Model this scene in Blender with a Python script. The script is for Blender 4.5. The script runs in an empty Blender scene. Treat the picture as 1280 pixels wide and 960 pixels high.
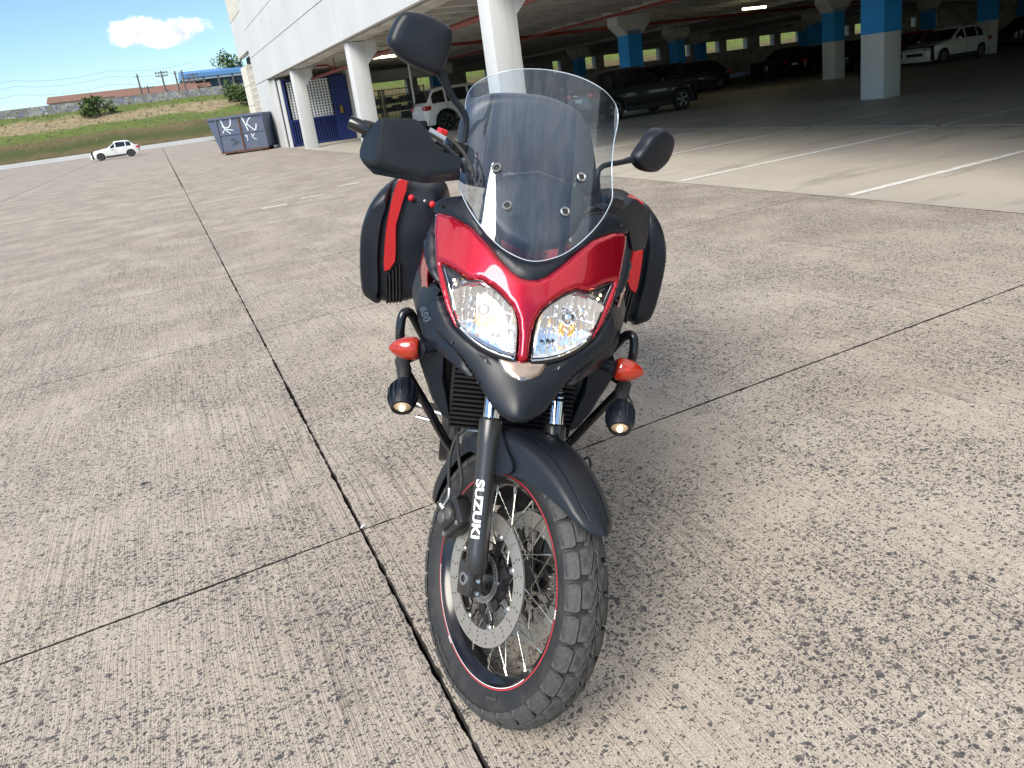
import bpy, bmesh, math, random
from math import radians, sin, cos, pi, sqrt, atan2, hypot
from mathutils import Vector, Matrix, geometry, noise
random.seed(7)
scene = bpy.context.scene
V = Vector
# ---------------------------------------------------------------- camera
CAM_H = 1.45
ROLL, PITCH, AZ = radians(7.73), radians(15.9), radians(23.9)
cf = V((sin(AZ)*cos(PITCH), cos(AZ)*cos(PITCH), -sin(PITCH)))
cr0 = V((cos(AZ), -sin(AZ), 0)); cu0 = cr0.cross(cf)
cr = cos(ROLL)*cr0 - sin(ROLL)*cu0
cu = sin(ROLL)*cr0 + cos(ROLL)*cu0
cam_d = bpy.data.cameras.new("camera"); cam = bpy.data.objects.new("camera", cam_d)
scene.collection.objects.link(cam)
M = Matrix.Identity(4)
for i in range(3):
    M[i][0], M[i][1], M[i][2] = cr[i], cu[i], -cf[i]
M[2][3] = CAM_H
cam.matrix_world = M
cam_d.sensor_width = 36; cam_d.lens = 899/1280*36; cam_d.shift_y = -112/1280
cam_d.clip_start = .05; cam_d.clip_end = 5000
scene.camera = cam
CAM = V((0, 0, CAM_H))
def pixray(u, v): return cf + cr*((u-640)/899) - cu*((v-368)/899)
def atX(u, v, x): d = pixray(u, v); return CAM + d*(x/d.x)
def atY(u, v, y): d = pixray(u, v); return CAM + d*(y/d.y)
def atZ(u, v, z=0): d = pixray(u, v); return CAM + d*((z-CAM_H)/d.z)
# ---------------------------------------------------------------- render look
scene.view_settings.view_transform = 'Standard'; scene.view_settings.look = 'None'
scene.view_settings.exposure = 0.86; scene.view_settings.gamma = 1
scene.render.engine = 'CYCLES'
scene.cycles.max_bounces = 7; scene.cycles.diffuse_bounces = 4; scene.cycles.glossy_bounces = 4; scene.cycles.transparent_max_bounces = 12
# ---------------------------------------------------------------- sun and sky
SUN_EL, SUN_AZ = radians(44), radians(-124)        # azimuth from +Y towards +X
sl = bpy.data.lights.new("sun", 'SUN'); sl.energy = 2.9; sl.angle = radians(34); sl.color = (1, .93, .83)
sun = bpy.data.objects.new("sun", sl); scene.collection.objects.link(sun)
sd = V((sin(SUN_AZ)*cos(SUN_EL), cos(SUN_AZ)*cos(SUN_EL), sin(SUN_EL)))
sun.rotation_euler = sd.to_track_quat('Z', 'Y').to_euler(); sun.location = (0, 0, 60)
world = bpy.data.worlds.new("World"); scene.world = world; world.use_nodes = True
wn, wl = world.node_tree.nodes, world.node_tree.links
wn.clear()
def WN(t, **k):
    n = wn.new(t)
    for a, b in k.items(): setattr(n, a, b)
    return n
def wmath(op, a, b=None, clamp=False):
    n = WN('ShaderNodeMath', operation=op, use_clamp=clamp)
    for i, x in enumerate((a, b)):
        if x is None: continue
        if isinstance(x, (int, float)): n.inputs[i].default_value = x
        else: wl.new(x, n.inputs[i])
    return n.outputs[0]
sky = WN('ShaderNodeTexSky', sky_type='NISHITA', sun_disc=False)
sky.sun_elevation = SUN_EL; sky.sun_rotation = SUN_AZ; sky.air_density = 1.0; sky.dust_density = .15; sky.ozone_density = 2.2
tc = WN('ShaderNodeTexCoord')
sep = WN('ShaderNodeSeparateXYZ'); wl.new(tc.outputs['Generated'], sep.inputs[0])
zz = wmath('MAXIMUM', sep.outputs[2], .0)
den = wmath('ADD', zz, .16)
comb = WN('ShaderNodeCombineXYZ')
wl.new(wmath('DIVIDE', sep.outputs[0], den), comb.inputs[0]); wl.new(wmath('DIVIDE', sep.outputs[1], den), comb.inputs[1])
n1 = WN('ShaderNodeTexNoise'); n1.inputs['Scale'].default_value = 1.15; n1.inputs['Detail'].default_value = 9; n1.inputs['Roughness'].default_value = .56
wl.new(comb.outputs[0], n1.inputs['Vector'])
cl = WN('ShaderNodeMapRange', interpolation_type='SMOOTHSTEP'); wl.new(n1.outputs[0], cl.inputs[0])
cl.inputs[1].default_value = .42; cl.inputs[2].default_value = .60
# scattered cumulus higher up, clear towards the horizon
hi = WN('ShaderNodeMapRange', interpolation_type='SMOOTHSTEP'); wl.new(sep.outputs[2], hi.inputs[0])
hi.inputs[1].default_value = .34; hi.inputs[2].default_value = .66
c_hi = wmath('MULTIPLY', cl.outputs[0], hi.outputs[0])
# the small cumulus low over the far end of the lot
cd = pixray(196, 41).normalized()
ch = V((cd.y, -cd.x, 0)).normalized()
dv = WN('ShaderNodeVectorMath', operation='DOT_PRODUCT'); wl.new(tc.outputs['Generated'], dv.inputs[0]); dv.inputs[1].default_value = ch
da = wmath('DIVIDE', dv.outputs['Value'], .062)
db = wmath('DIVIDE', wmath('SUBTRACT', sep.outputs[2], cd.z + .001), .0185)
# tilt with the picture so its flat base stays level in the world
n2 = WN('ShaderNodeTexNoise'); n2.inputs['Scale'].default_value = 26; n2.inputs['Detail'].default_value = 7; n2.inputs['Roughness'].default_value = .6
wl.new(tc.outputs['Generated'], n2.inputs['Vector'])
rr = wmath('ADD', wmath('MULTIPLY', da, da), wmath('MULTIPLY', db, db))
inner = wmath('SUBTRACT', wmath('ADD', wmath('MULTIPLY', wmath('SUBTRACT', n2.outputs[0], .5), 2.6), 1.0), rr)
small = WN('ShaderNodeMapRange', interpolation_type='SMOOTHSTEP'); wl.new(inner, small.inputs[0])
small.inputs[1].default_value = 0; small.inputs[2].default_value = .55
front = WN('ShaderNodeVectorMath', operation='DOT_PRODUCT'); wl.new(tc.outputs['Generated'], front.inputs[0]); front.inputs[1].default_value = cd
sm = wmath('MULTIPLY', small.outputs[0], wmath('GREATER_THAN', front.outputs['Value'], .5))
cover = wmath('MAXIMUM', c_hi, sm, clamp=True)
shade = WN('ShaderNodeMapRange'); wl.new(n2.outputs[0], shade.inputs[0]); shade.inputs[1].default_value = .38; shade.inputs[2].default_value = .60
base_dark = wmath('ADD', wmath('MULTIPLY', wmath('GREATER_THAN', sm, .01), wmath('MULTIPLY', db, .45)), 0)
lit = wmath('ADD', wmath('ADD', shade.outputs[0], .12), base_dark, clamp=True)
ccol = WN('ShaderNodeMix', data_type='RGBA'); wl.new(lit, ccol.inputs[0])
ccol.inputs[6].default_value = (3.9, 4.1, 4.9, 1); ccol.inputs[7].default_value = (6.9, 6.8, 6.8, 1)
tint = WN('ShaderNodeMix', data_type='RGBA', blend_type='MULTIPLY'); tint.inputs[0].default_value = 1; wl.new(sky.outputs[0], tint.inputs[6]); tint.inputs[7].default_value = (.64, .74, .80, 1)
mixc = WN('ShaderNodeMix', data_type='RGBA'); wl.new(cover, mixc.inputs[0]); wl.new(tint.outputs[2], mixc.inputs[6]); wl.new(ccol.outputs[2], mixc.inputs[7])
bg = WN('ShaderNodeBackground'); bg.inputs[1].default_value = .12; wl.new(mixc.outputs[2], bg.inputs[0])
wo = WN('ShaderNodeOutputWorld'); wl.new(bg.outputs[0], wo.inputs[0])
# ---------------------------------------------------------------- helpers
def link(o): scene.collection.objects.link(o); return o
def tag(o, label=None, cat=None, group=None, kind=None):
    for k, x in (('label', label), ('category', cat), ('group', group), ('kind', kind)):
        if x: o[k] = x
    return o
def empty(name, label, cat, loc=(0, 0, 0), rotz=0, group=None):
    o = link(bpy.data.objects.new(name, None)); o.location = loc; o.rotation_euler = (0, 0, rotz); o.empty_display_size = .2
    return tag(o, label, cat, group)
def mk(name, vs, fs, mat, parent=None, smooth=None, kind=None):
    me = bpy.data.meshes.new(name); me.from_pydata([tuple(v) for v in vs], [], [tuple(f) for f in fs])
    bm = bmesh.new(); bm.from_mesh(me); bmesh.ops.recalc_face_normals(bm, faces=bm.faces); bm.to_mesh(me); bm.free()
    if smooth:
        me.shade_smooth(); me.set_sharp_from_angle(angle=radians(smooth if smooth is not True else 40))
    mats = mat if isinstance(mat, (list, tuple)) else [mat]
    for m in mats: me.materials.append(m)
    o = link(bpy.data.objects.new(name, me))
    if parent: o.parent = parent
    if kind: o['kind'] = kind
    return o
def inst(o, matrix=None, parent=None, name=None):
    c = o.copy(); link(c)
    if parent: c.parent = parent
    if matrix is not None: c.matrix_basis = matrix
    return c
class G:
    """collects geometry"""
    def __init__(s): s.v = []; s.f = []
    def add(s, vs, fs):
        n = len(s.v); s.v += [V(v) for v in vs]; s.f += [tuple(i+n for i in f) for f in fs]; return s
    def box(s, a, b, M=None):
        x0, y0, z0 = a; x1, y1, z1 = b
        vs = [V(p) for p in ((x0,y0,z0),(x1,y0,z0),(x1,y1,z0),(x0,y1,z0),(x0,y0,z1),(x1,y0,z1),(x1,y1,z1),(x0,y1,z1))]
        if M: vs = [M @ v for v in vs]
        return s.add(vs, [(0,3,2,1),(4,5,6,7),(0,1,5,4),(1,2,6,5),(2,3,7,6),(3,0,4,7)])
    def bbox(s, a, b, r=.01, M=None):
        """box with bevelled edges"""
        x0, y0, z0 = a; x1, y1, z1 = b
        bm = bmesh.new(); bmesh.ops.create_cube(bm, size=1)
        for v in bm.verts: v.co = V(((x0+x1)/2+v.co.x*(x1-x0), (y0+y1)/2+v.co.y*(y1-y0), (z0+z1)/2+v.co.z*(z1-z0)))
        bmesh.ops.bevel(bm, geom=bm.edges[:], offset=r, segments=2, affect='EDGES', profile=.5)
        vs = [(M @ v.co) if M else v.co.copy() for v in bm.verts]; fs = [tuple(v.index for v in f.verts) for f in bm.faces]
        bm.free(); return s.add(vs, fs)
    def prism(s, poly, O, X, Y, N, h0, h1, r=0):
        """polygon in plane O+X*a+Y*b pushed from h0 to h1 along N, optionally with a chamfer r at h1"""
        O, X, Y, N = V(O), V(X), V(Y), V(N); n = len(poly)
        rings = [(0, h0), (0, h1-r)] + ([(r, h1)] if r else [])
        cx = sum(p[0] for p in poly)/n; cy = sum(p[1] for p in poly)/n
        vs = []
        for ins, h in rings:
            for a, b in poly:
                d = hypot(a-cx, b-cy) or 1; k = 1-ins/d
                vs.append(O+X*(cx+(a-cx)*k)+Y*(cy+(b-cy)*k)+N*h)
        fs = [tuple(range(n-1, -1, -1)), tuple(range((len(rings)-1)*n, len(rings)*n))]
        for k in range(len(rings)-1):
            for i in range(n): j = (i+1) % n; fs.append((k*n+i, k*n+j, (k+1)*n+j, (k+1)*n+i))
        return s.add(vs, fs)
    def tube(s, pts, r, seg=10, sm=0, cap=True):
        pts = [V(p) for p in pts]
        rs = list(r) if isinstance(r, (list, tuple)) else [r]*len(pts)
        if sm: pts, rs = cat(pts, rs, sm)
        n = len(pts); t = (pts[1]-pts[0]).normalized()
        up = V((0, 0, 1)) if abs(t.z) < .9 else V((1, 0, 0)); a = t.cross(up).normalized()
        vs = []
        for i, p in enumerate(pts):
            t = (pts[min(i+1, n-1)]-pts[max(i-1, 0)])
            t = t.normalized() if t.length > 1e-9 else V((0, 0, 1))
            a = (a - t*a.dot(t)).normalized(); b = t.cross(a)
            for k in range(seg): an = 2*pi*k/seg; vs.append(p+(a*cos(an)+b*sin(an))*rs[i])
        fs = [(i*seg+k, i*seg+(k+1) % seg, (i+1)*seg+(k+1) % seg, (i+1)*seg+k) for i in range(n-1) for k in range(seg)]
        if cap: fs += [tuple(range(seg-1, -1, -1)), tuple(range((n-1)*seg, n*seg))]
        return s.add(vs, fs)
    def lathe(s, prof, O=(0,0,0), A=(0,0,1), seg=24, cap=False, a0=0, a1=2*pi):
        """profile of (radius, height) along axis A from O"""
        O, A = V(O), V(A).normalized(); X = A.orthogonal().normalized(); Y = A.cross(X)
        full = abs(a1-a0-2*pi) < 1e-6; ns = seg if full else seg+1; n = len(prof)
        vs = []
        for k in range(ns):
            an = a0+(a1-a0)*k/seg; d = X*cos(an)+Y*sin(an)
            vs += [O+d*r+A*h for r, h in prof]
        fs = []
        for k in range(seg):
            k2 = (k+1) % ns
            for i in range(n-1): fs.append((k*n+i, k2*n+i, k2*n+i+1, k*n+i+1))
        if cap and full:
            fs.append(tuple(k*n for k in range(ns))); fs.append(tuple(k*n+n-1 for k in range(ns)))
        return s.add(vs, fs)
    def grid(s, rows, close=False):
        m = len(rows[0]); n = len(s.v)
        for r in rows: s.v += [V(p) for p in r]
        for i in range(len(rows)-1):
            for j in range(m if close else m-1):
                j2 = (j+1) % m; s.f.append((n+i*m+j, n+i*m+j2, n+(i+1)*m+j2, n+(i+1)*m+j))
        return s
    def ball(s, c, r, seg=12, rings=8, M=None):
        c = V(c); r = V(r) if hasattr(r, '__len__') else V((r, r, r)); vs = []; fs = []
        for i in range(rings+1):
            th = pi*i/rings
            for k in range(seg):
                ph = 2*pi*k/seg; p = V((r.x*sin(th)*cos(ph), r.y*sin(th)*sin(ph), r.z*cos(th)))
                vs.append(c+((M @ p) if M else p))
        for i in range(rings):
            for k in range(seg): fs.append((i*seg+k, (i+1)*seg+k, (i+1)*seg+(k+1) % seg, i*seg+(k+1) % seg))
        return s.add(vs, fs)
    def xf(s, fn, start=0):
        for i in range(start, len(s.v)): s.v[i] = V(fn(s.v[i]))
        return s
    def build(s, name, mat, parent=None, smooth=None, kind=None): return mk(name, s.v, s.f, mat, parent, smooth, kind)
def cat(pts, rs=None, sub=6, closed=False):
    """Catmull-Rom"""
    n = len(pts); out = []; ro = []
    rng = range(n) if closed else range(n-1)
    for i in rng:
        g = (lambda k: pts[k % n]) if closed else (lambda k: pts[min(max(k, 0), n-1)])
        p0, p1, p2, p3 = g(i-1), g(i), g(i+1), g(i+2)
        for k in range(sub):
            t = k/sub; t2, t3 = t*t, t*t*t
            out.append(tuple(.5*(2*b+(c-a)*t+(2*a-5*b+4*c-d)*t2+(-a+3*b-3*c+d)*t3) for a, b, c, d in zip(p0, p1, p2, p3)))
            if rs: ro.append(rs[i % n]*(1-t)+rs[(i+1) % n]*t)
    if not closed:
        out.append(tuple(pts[-1]));
        if rs: ro.append(rs[-1])
    out = [V(p) for p in out] if len(pts[0]) == 3 else out
    return (out, ro) if rs else out
def thicken(vs, fs, th, fn=None):
    """closed shell from an open sheet, second side pushed by th along vertex normals"""
    bm = bmesh.new(); bv = [bm.verts.new(v) for v in vs]
    for f in fs: 
        try: bm.faces.new([bv[i] for i in f])
        except ValueError: pass
    bm.normal_update()
    bmesh.ops.recalc_face_normals(bm, faces=bm.faces)
    bmesh.ops.solidify(bm, geom=bm.faces[:], thickness=th)
    bm.verts.index_update()
    r = ([v.co.copy() for v in bm.verts], [tuple(v.index for v in f.verts) for f in bm.faces]); bm.free(); return r
def refine(vs, fs, cuts=3):
    bm = bmesh.new(); bv = [bm.verts.new(v) for v in vs]
    for f in fs:
        try: bm.faces.new([bv[i] for i in f])
        except ValueError: pass
    bmesh.ops.triangulate(bm, faces=bm.faces[:])
    for _ in range(cuts):
        long_ = [e for e in bm.edges if e.calc_length() > .004]
        if not long_: break
        bmesh.ops.subdivide_edges(bm, edges=long_, cuts=1); bmesh.ops.triangulate(bm, faces=bm.faces[:])
    bm.verts.index_update(); r = ([v.co.copy() for v in bm.verts], [tuple(v.index for v in f.verts) for f in bm.faces]); bm.free(); return r
def flatcurve(loops, depth=0.0, bevel=0.0):
    """2D loops (outer + holes) filled and extruded; returns verts, faces"""
    cu_ = bpy.data.curves.new('outline', 'CURVE'); cu_.dimensions = '2D'; cu_.fill_mode = 'BOTH'; cu_.extrude = depth/2; cu_.bevel_depth = bevel
    for lp in loops:
        sp = cu_.splines.new('POLY'); sp.points.add(len(lp)-1); sp.use_cyclic_u = True
        for i, p in enumerate(lp): sp.points[i].co = (p[0], p[1], 0, 1)
    o = bpy.data.objects.new('outline', cu_); me = bpy.data.meshes.new_from_object(o)
    vs = [v.co.copy() for v in me.vertices]; fs = [tuple(p.vertices) for p in me.polygons]
    bpy.data.objects.remove(o); bpy.data.meshes.remove(me); bpy.data.curves.remove(cu_)
    return vs, fs
def textgeo(txt, size, depth=.001, bold=0.0, sx=1.0, spacing=1.0):
    cu_ = bpy.data.curves.new('lettering', 'FONT'); cu_.body = txt; cu_.size = size; cu_.extrude = depth; cu_.offset = bold
    cu_.align_x = 'CENTER'; cu_.align_y = 'CENTER'; cu_.space_character = spacing
    o = bpy.data.objects.new('lettering', cu_); me = bpy.data.meshes.new_from_object(o)
    vs = [V((v.co.x*sx, v.co.y, v.co.z)) for v in me.vertices]; fs = [tuple(p.vertices) for p in me.polygons]
    bpy.data.objects.remove(o); bpy.data.meshes.remove(me); bpy.data.curves.remove(cu_)
    return vs, fs
def circle(r, n, cx=0, cy=0, a=0): return [(cx+r*cos(a+2*pi*k/n), cy+r*sin(a+2*pi*k/n)) for k in range(n)]
def fill(outline, step, depthfn, rnd=0.0, rdepth=None, holes=()):
    """fine triangulated sheet inside a closed 2D outline; depthfn(a,b)->3D point and normal; edge rolls back over rnd"""
    pts = []; n0 = []
    loops = [outline]+list(holes)
    edges = []
    for lp in loops:
        dense = []
        for i in range(len(lp)):
            a, b = V(lp[i]), V(lp[(i+1) % len(lp)]); k = max(1, int((b-a).length/step))
            for j in range(k): dense.append(a.lerp(b, j/k))
        s = len(pts); pts += dense; edges += [(s+i, s+(i+1) % len(dense)) for i in range(len(dense))]
    B = list(pts); nb = len(B)
    segs = [(pts[a], pts[b]) for a, b in edges]
    xs = [p.x for p in B]; ys = [p.y for p in B]
    def dist(p):
        best = 9
        for a, b in segs:
            ab = b-a; t = max(0, min(1, (p-a).dot(ab)/(ab.length_squared or 1))); d = (p-a-ab*t).length
            if d < best: best = d
        return best
    def inside(p):
        c = False
        for a, b in segs:
            if (a.y > p.y) != (b.y > p.y) and p.x < (b.x-a.x)*(p.y-a.y)/(b.y-a.y)+a.x: c = not c
        return c
    dd = [0]*nb
    x = min(xs)+step*.5; row = 0
    while x < max(xs):
        y = min(ys)+(step*.5 if row % 2 else 0)
        while y < max(ys):
            p = V((x, y))
            if inside(p):
                d = dist(p)
                if d > step*.45: pts.append(p); dd.append(d)
            y += step
        x += step*.87; row += 1
    r = geometry.delaunay_2d_cdt(pts, edges, [], 1, 1e-6)
    vo, fo, orig = r[0], r[2], r[3]
    rd = rdepth if rdepth is not None else rnd
    out = []
    for i, p in enumerate(vo):
        d = dd[orig[i][0]] if orig[i] else 0
        P, N = depthfn(p.x, p.y)
        if rnd and d < rnd: P = P - N*rd*(1-sqrt(max(0, 1-(1-d/rnd)**2)))
        out.append(P)
    return out, [tuple(f) for f in fo]
# ---------------------------------------------------------------- materials
def mat(name, col=(.5, .5, .5), rough=.5, metal=0, coat=0, trans=0, emis=None, estr=0, bump=None, var=None, spec=.5, coatr=.03, ior=1.5, alpha=1, hook=None):
    m = bpy.data.materials.new(name); m.use_nodes = True; nt = m.node_tree; b = nt.nodes['Principled BSDF']
    b.inputs['Base Color'].default_value = (*col, 1); b.inputs['Roughness'].default_value = rough; b.inputs['Metallic'].default_value = metal
    b.inputs['Coat Weight'].default_value = coat; b.inputs['Coat Roughness'].default_value = coatr; b.inputs['Transmission Weight'].default_value = trans
    b.inputs['Specular IOR Level'].default_value = spec; b.inputs['IOR'].default_value = ior; b.inputs['Alpha'].default_value = alpha
    if emis: b.inputs['Emission Color'].default_value = (*emis, 1); b.inputs['Emission Strength'].default_value = estr
    def N(t, **k):
        n = nt.nodes.new(t)
        for a, x in k.items(): setattr(n, a, x)
        return n
    co = None
    if bump or var:
        co = N('ShaderNodeTexCoord')
    if var:   # (scale, amount, second colour, contrast lo, hi)
        sc, c2, lo, hi_ = var
        nz = N('ShaderNodeTexNoise'); nz.inputs['Scale'].default_value = sc; nz.inputs['Detail'].default_value = 8; nz.inputs['Roughness'].default_value = .62
        nt.links.new(co.outputs['Object'], nz.inputs['Vector'])
        mr = N('ShaderNodeMapRange'); mr.inputs[1].default_value = lo; mr.inputs[2].default_value = hi_; nt.links.new(nz.outputs[0], mr.inputs[0])
        mx = N('ShaderNodeMix', data_type='RGBA'); mx.inputs[6].default_value = (*col, 1); mx.inputs[7].default_value = (*c2, 1)
        nt.links.new(mr.outputs[0], mx.inputs[0]); nt.links.new(mx.outputs[2], b.inputs['Base Color'])
        rm = N('ShaderNodeMapRange'); rm.inputs[3].default_value = rough; rm.inputs[4].default_value = min(1, rough+.18); nt.links.new(mr.outputs[0], rm.inputs[0]); nt.links.new(rm.outputs[0], b.inputs['Roughness'])
    if bump:  # (scale, strength, distance)
        sc, st, di = bump
        nz = N('ShaderNodeTexNoise'); nz.inputs['Scale'].default_value = sc; nz.inputs['Detail'].default_value = 3
        nt.links.new(co.outputs['Object'], nz.inputs['Vector'])
        bp = N('ShaderNodeBump'); bp.inputs['Strength'].default_value = st; bp.inputs['Distance'].default_value = di
        nt.links.new(nz.outputs[0], bp.inputs['Height']); nt.links.new(bp.outputs[0], b.inputs['Normal'])
    if hook: hook(m, nt, b, N)
    return m
def glassmat(name, tint=(1, 1, 1), rough=.0, ior=1.45, dust_veil=0.0, gain=1.0):
    m = bpy.data.materials.new(name); m.use_nodes = True; nt = m.node_tree; nt.nodes.clear()
    o = nt.nodes.new('ShaderNodeOutputMaterial'); t = nt.nodes.new('ShaderNodeBsdfTransparent'); g = nt.nodes.new('ShaderNodeBsdfGlossy')
    f = nt.nodes.new('ShaderNodeFresnel'); mx = nt.nodes.new('ShaderNodeMixShader')
    t.inputs[0].default_value = (*tint, 1); g.inputs[0].default_value = (.82, .91, 1, 1) if gain > 1 else (1, 1, 1, 1); g.inputs['Roughness'].default_value = rough; f.inputs[0].default_value = ior
    ge = nt.nodes.new('ShaderNodeNewGeometry'); iv = nt.nodes.new('ShaderNodeMath'); iv.operation = 'SUBTRACT'; iv.inputs[0].default_value = 1; nt.links.new(ge.outputs['Backfacing'], iv.inputs[1])
    ml = nt.nodes.new('ShaderNodeMath'); ml.operation = 'MULTIPLY'; f2 = nt.nodes.new('ShaderNodeMath'); f2.operation = 'MULTIPLY'; f2.inputs[1].default_value = gain; nt.links.new(f.outputs[0], f2.inputs[0]); f = f2; nt.links.new(f.outputs[0], ml.inputs[0]); nt.links.new(iv.outputs[0], ml.inputs[1])
    nt.links.new(ml.outputs[0], mx.inputs[0]); nt.links.new(t.outputs[0], mx.inputs[1]); nt.links.new(g.outputs[0], mx.inputs[2])
    last = mx
    if dust_veil:
        d = nt.nodes.new('ShaderNodeBsdfDiffuse'); d.inputs[0].default_value = (.60, .70, .85, 1)  # dust film; the sky's bluish veil is put into its colour
        nz = nt.nodes.new('ShaderNodeTexNoise'); nz.inputs['Scale'].default_value = 60; nz.inputs['Detail'].default_value = 6
        co = nt.nodes.new('ShaderNodeTexCoord'); nt.links.new(co.outputs['Object'], nz.inputs['Vector'])
        mr = nt.nodes.new('ShaderNodeMapRange'); mr.inputs[1].default_value = .35; mr.inputs[2].default_value = .8
        mr.inputs[3].default_value = dust_veil*.7; mr.inputs[4].default_value = dust_veil*1.4; nt.links.new(nz.outputs[0], mr.inputs[0])
        m2 = nt.nodes.new('ShaderNodeMixShader'); nt.links.new(mr.outputs[0], m2.inputs[0]); nt.links.new(mx.outputs[0], m2.inputs[1]); nt.links.new(d.outputs[0], m2.inputs[2]); last = m2
    nt.links.new(last.outputs[0], o.inputs[0])
    return m
# ================================================================ SETTING
def concrete_hook(m, nt, b, N):
    L = nt.links.new
    co = N('ShaderNodeTexCoord'); oi = N('ShaderNodeObjectInfo')
    def mapn(sx, sy, sz=1): n = N('ShaderNodeMapping'); n.inputs['Scale'].default_value = (sx, sy, sz); L(co.outputs['Object'], n.inputs[0]); return n.outputs[0]
    def noi(vec, sc, det=5, ro=.55, dist=0): n = N('ShaderNodeTexNoise'); n.inputs['Scale'].default_value = sc; n.inputs['Detail'].default_value = det; n.inputs['Roughness'].default_value = ro; n.inputs['Distortion'].default_value = dist; L(vec, n.inputs['Vector']); return n.outputs[0]
    def mr(x, a, c, d=0, e=1, sm=True):
        n = N('ShaderNodeMapRange', interpolation_type='SMOOTHSTEP' if sm else 'LINEAR'); L(x, n.inputs[0])
        for i, q in enumerate((a, c, d, e)): n.inputs[i+1].default_value = q
        return n.outputs[0]
    def mth(op, x, y=None):
        n = N('ShaderNodeMath', operation=op)
        for i, q in enumerate((x, y)):
            if q is None: continue
            if isinstance(q, (int, float)): n.inputs[i].default_value = q
            else: L(q, n.inputs[i])
        return n.outputs[0]
    def mix(f, a, c, bt='MIX'):
        n = N('ShaderNodeMix', data_type='RGBA', blend_type=bt)
        if isinstance(f, (int, float)): n.inputs[0].default_value = f
        else: L(f, n.inputs[0])
        for i, q in ((6, a), (7, c)):
            if isinstance(q, tuple): n.inputs[i].default_value = (*q, 1)
            else: L(q, n.inputs[i])
        return n.outputs[2]
    P = co.outputs['Object']
    big = noi(P, .33, 4); mid = noi(P, 1.7, 6, .6); fine = noi(P, 55, 6, .7); grain = noi(P, 260, 3, .7)
    c = mix(mr(big, .38, .62), (.62, .545, .445), (.54, .465, .375))
    c = mix(mr(mid, .40, .72), c, (.70, .635, .535))
    c = mix(mth('MULTIPLY', mr(noi(P, .8, 5, .6), .46, .72), .50), c, (.38, .275, .205))        # rusty tyre-trodden tint
    c = mix(mr(fine, .30, .70), mix(.50, c, (.28, .24, .195)), c)
    c = mix(mr(grain, .35, .65), mix(.80, c, (.24, .21, .18)), mix(.15, c, (.62, .58, .52)))
    c = mix(mth('MULTIPLY', oi.outputs['Random'], .26), c, (.34, .29, .245))
    # broom strokes along Y, stronger in worn patches
    warp = N('ShaderNodeVectorMath', operation='ADD'); L(mapn(1, 1), warp.inputs[0])
    wv = N('ShaderNodeCombineXYZ'); L(mth('MULTIPLY', mth('SUBTRACT', noi(P, .9, 2), .5), .07), wv.inputs[0]); L(wv.outputs[0], warp.inputs[1])
    st = N('ShaderNodeMapping'); st.inputs['Scale'].default_value = (95, .9, 1); L(warp.outputs[0], st.inputs[0])
    s1 = noi(st.outputs[0], 1, 3, .6)
    st2 = N('ShaderNodeMapping'); st2.inputs['Scale'].default_value = (210, 2.2, 1); L(warp.outputs[0], st2.inputs[0])
    s2 = noi(st2.outputs[0], 1, 2, .5)
    patch = mr(noi(mapn(1, .45), .95, 4, .6), .42, .60)
    groove = mth('MULTIPLY', mr(s1, .54, .64), mth('ADD', mth('MULTIPLY', patch, .75), .25))
    groove2 = mth('MULTIPLY', mr(s2, .50, .66), .45)
    gr = mth('MAXIMUM', groove, groove2)
    c = mix(mth('MULTIPLY', gr, .44), c, (.15, .125, .10))
    # exposed dark stones: cells of two sizes, their number following worn patches
    wob = N('ShaderNodeVectorMath', operation='ADD'); L(mapn(.8, 1.0), wob.inputs[0])
    nzc = N('ShaderNodeTexNoise'); nzc.inputs['Scale'].default_value = 70; nzc.inputs['Detail'].default_value = 2; L(P, nzc.inputs['Vector'])
    sc_ = N('ShaderNodeVectorMath', operation='SCALE'); L(nzc.outputs['Color'], sc_.inputs[0]); sc_.inputs['Scale'].default_value = .022; L(sc_.outputs[0], wob.inputs[1])
    dens = noi(P, 1.5, 5, .65)
    stones = None; hh = None
    for scale, lo, hi_, rad in ((54, .44, .66, .50), (104, .36, .58, .60), (205, .30, .58, .68)):
        v = N('ShaderNodeTexVoronoi', feature='F1'); v.inputs['Scale'].default_value = scale; L(wob.outputs[0], v.inputs['Vector'])
        sp = N('ShaderNodeSeparateColor'); L(v.outputs['Color'], sp.inputs[0])
        want = mr(dens, lo, hi_, .12, .58 if scale < 60 else .60)
        pick = mth('LESS_THAN', sp.outputs[0], want)
        size = mth('MULTIPLY', mth('ADD', mth('MULTIPLY', sp.outputs[1], .7), .3), rad)
        k = mth('MULTIPLY', pick, mr(mth('SUBTRACT', v.outputs['Distance'], size), -.05, .0, 1, 0))
        stones = k if stones is None else mth('MAXIMUM', stones, k)
    stc = mix(mr(noi(P, 90, 2), .35, .65), (.045, .047, .052), (.115, .11, .105))
    c = mix(mth('MULTIPLY', stones, .95), c, stc)
    # drips and stains
    stain = mth('MULTIPLY', mr(noi(P, 3.3, 6, .7), .60, .78), .35)
    c = mix(stain, c, (.20, .175, .15))
    L(c, b.inputs['Base Color'])
    h = mth('MULTIPLY', fine, .5); h = mth('SUBTRACT', h, mth('MULTIPLY', gr, .7)); 
    bp = N('ShaderNodeBump'); bp.inputs['Strength'].default_value = .75; bp.inputs['Distance'].default_value = .006; L(h, bp.inputs['Height']); L(bp.outputs[0], b.inputs['Normal'])
M_conc = mat('broomed_concrete', rough=.9, spec=.25, hook=concrete_hook)
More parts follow.
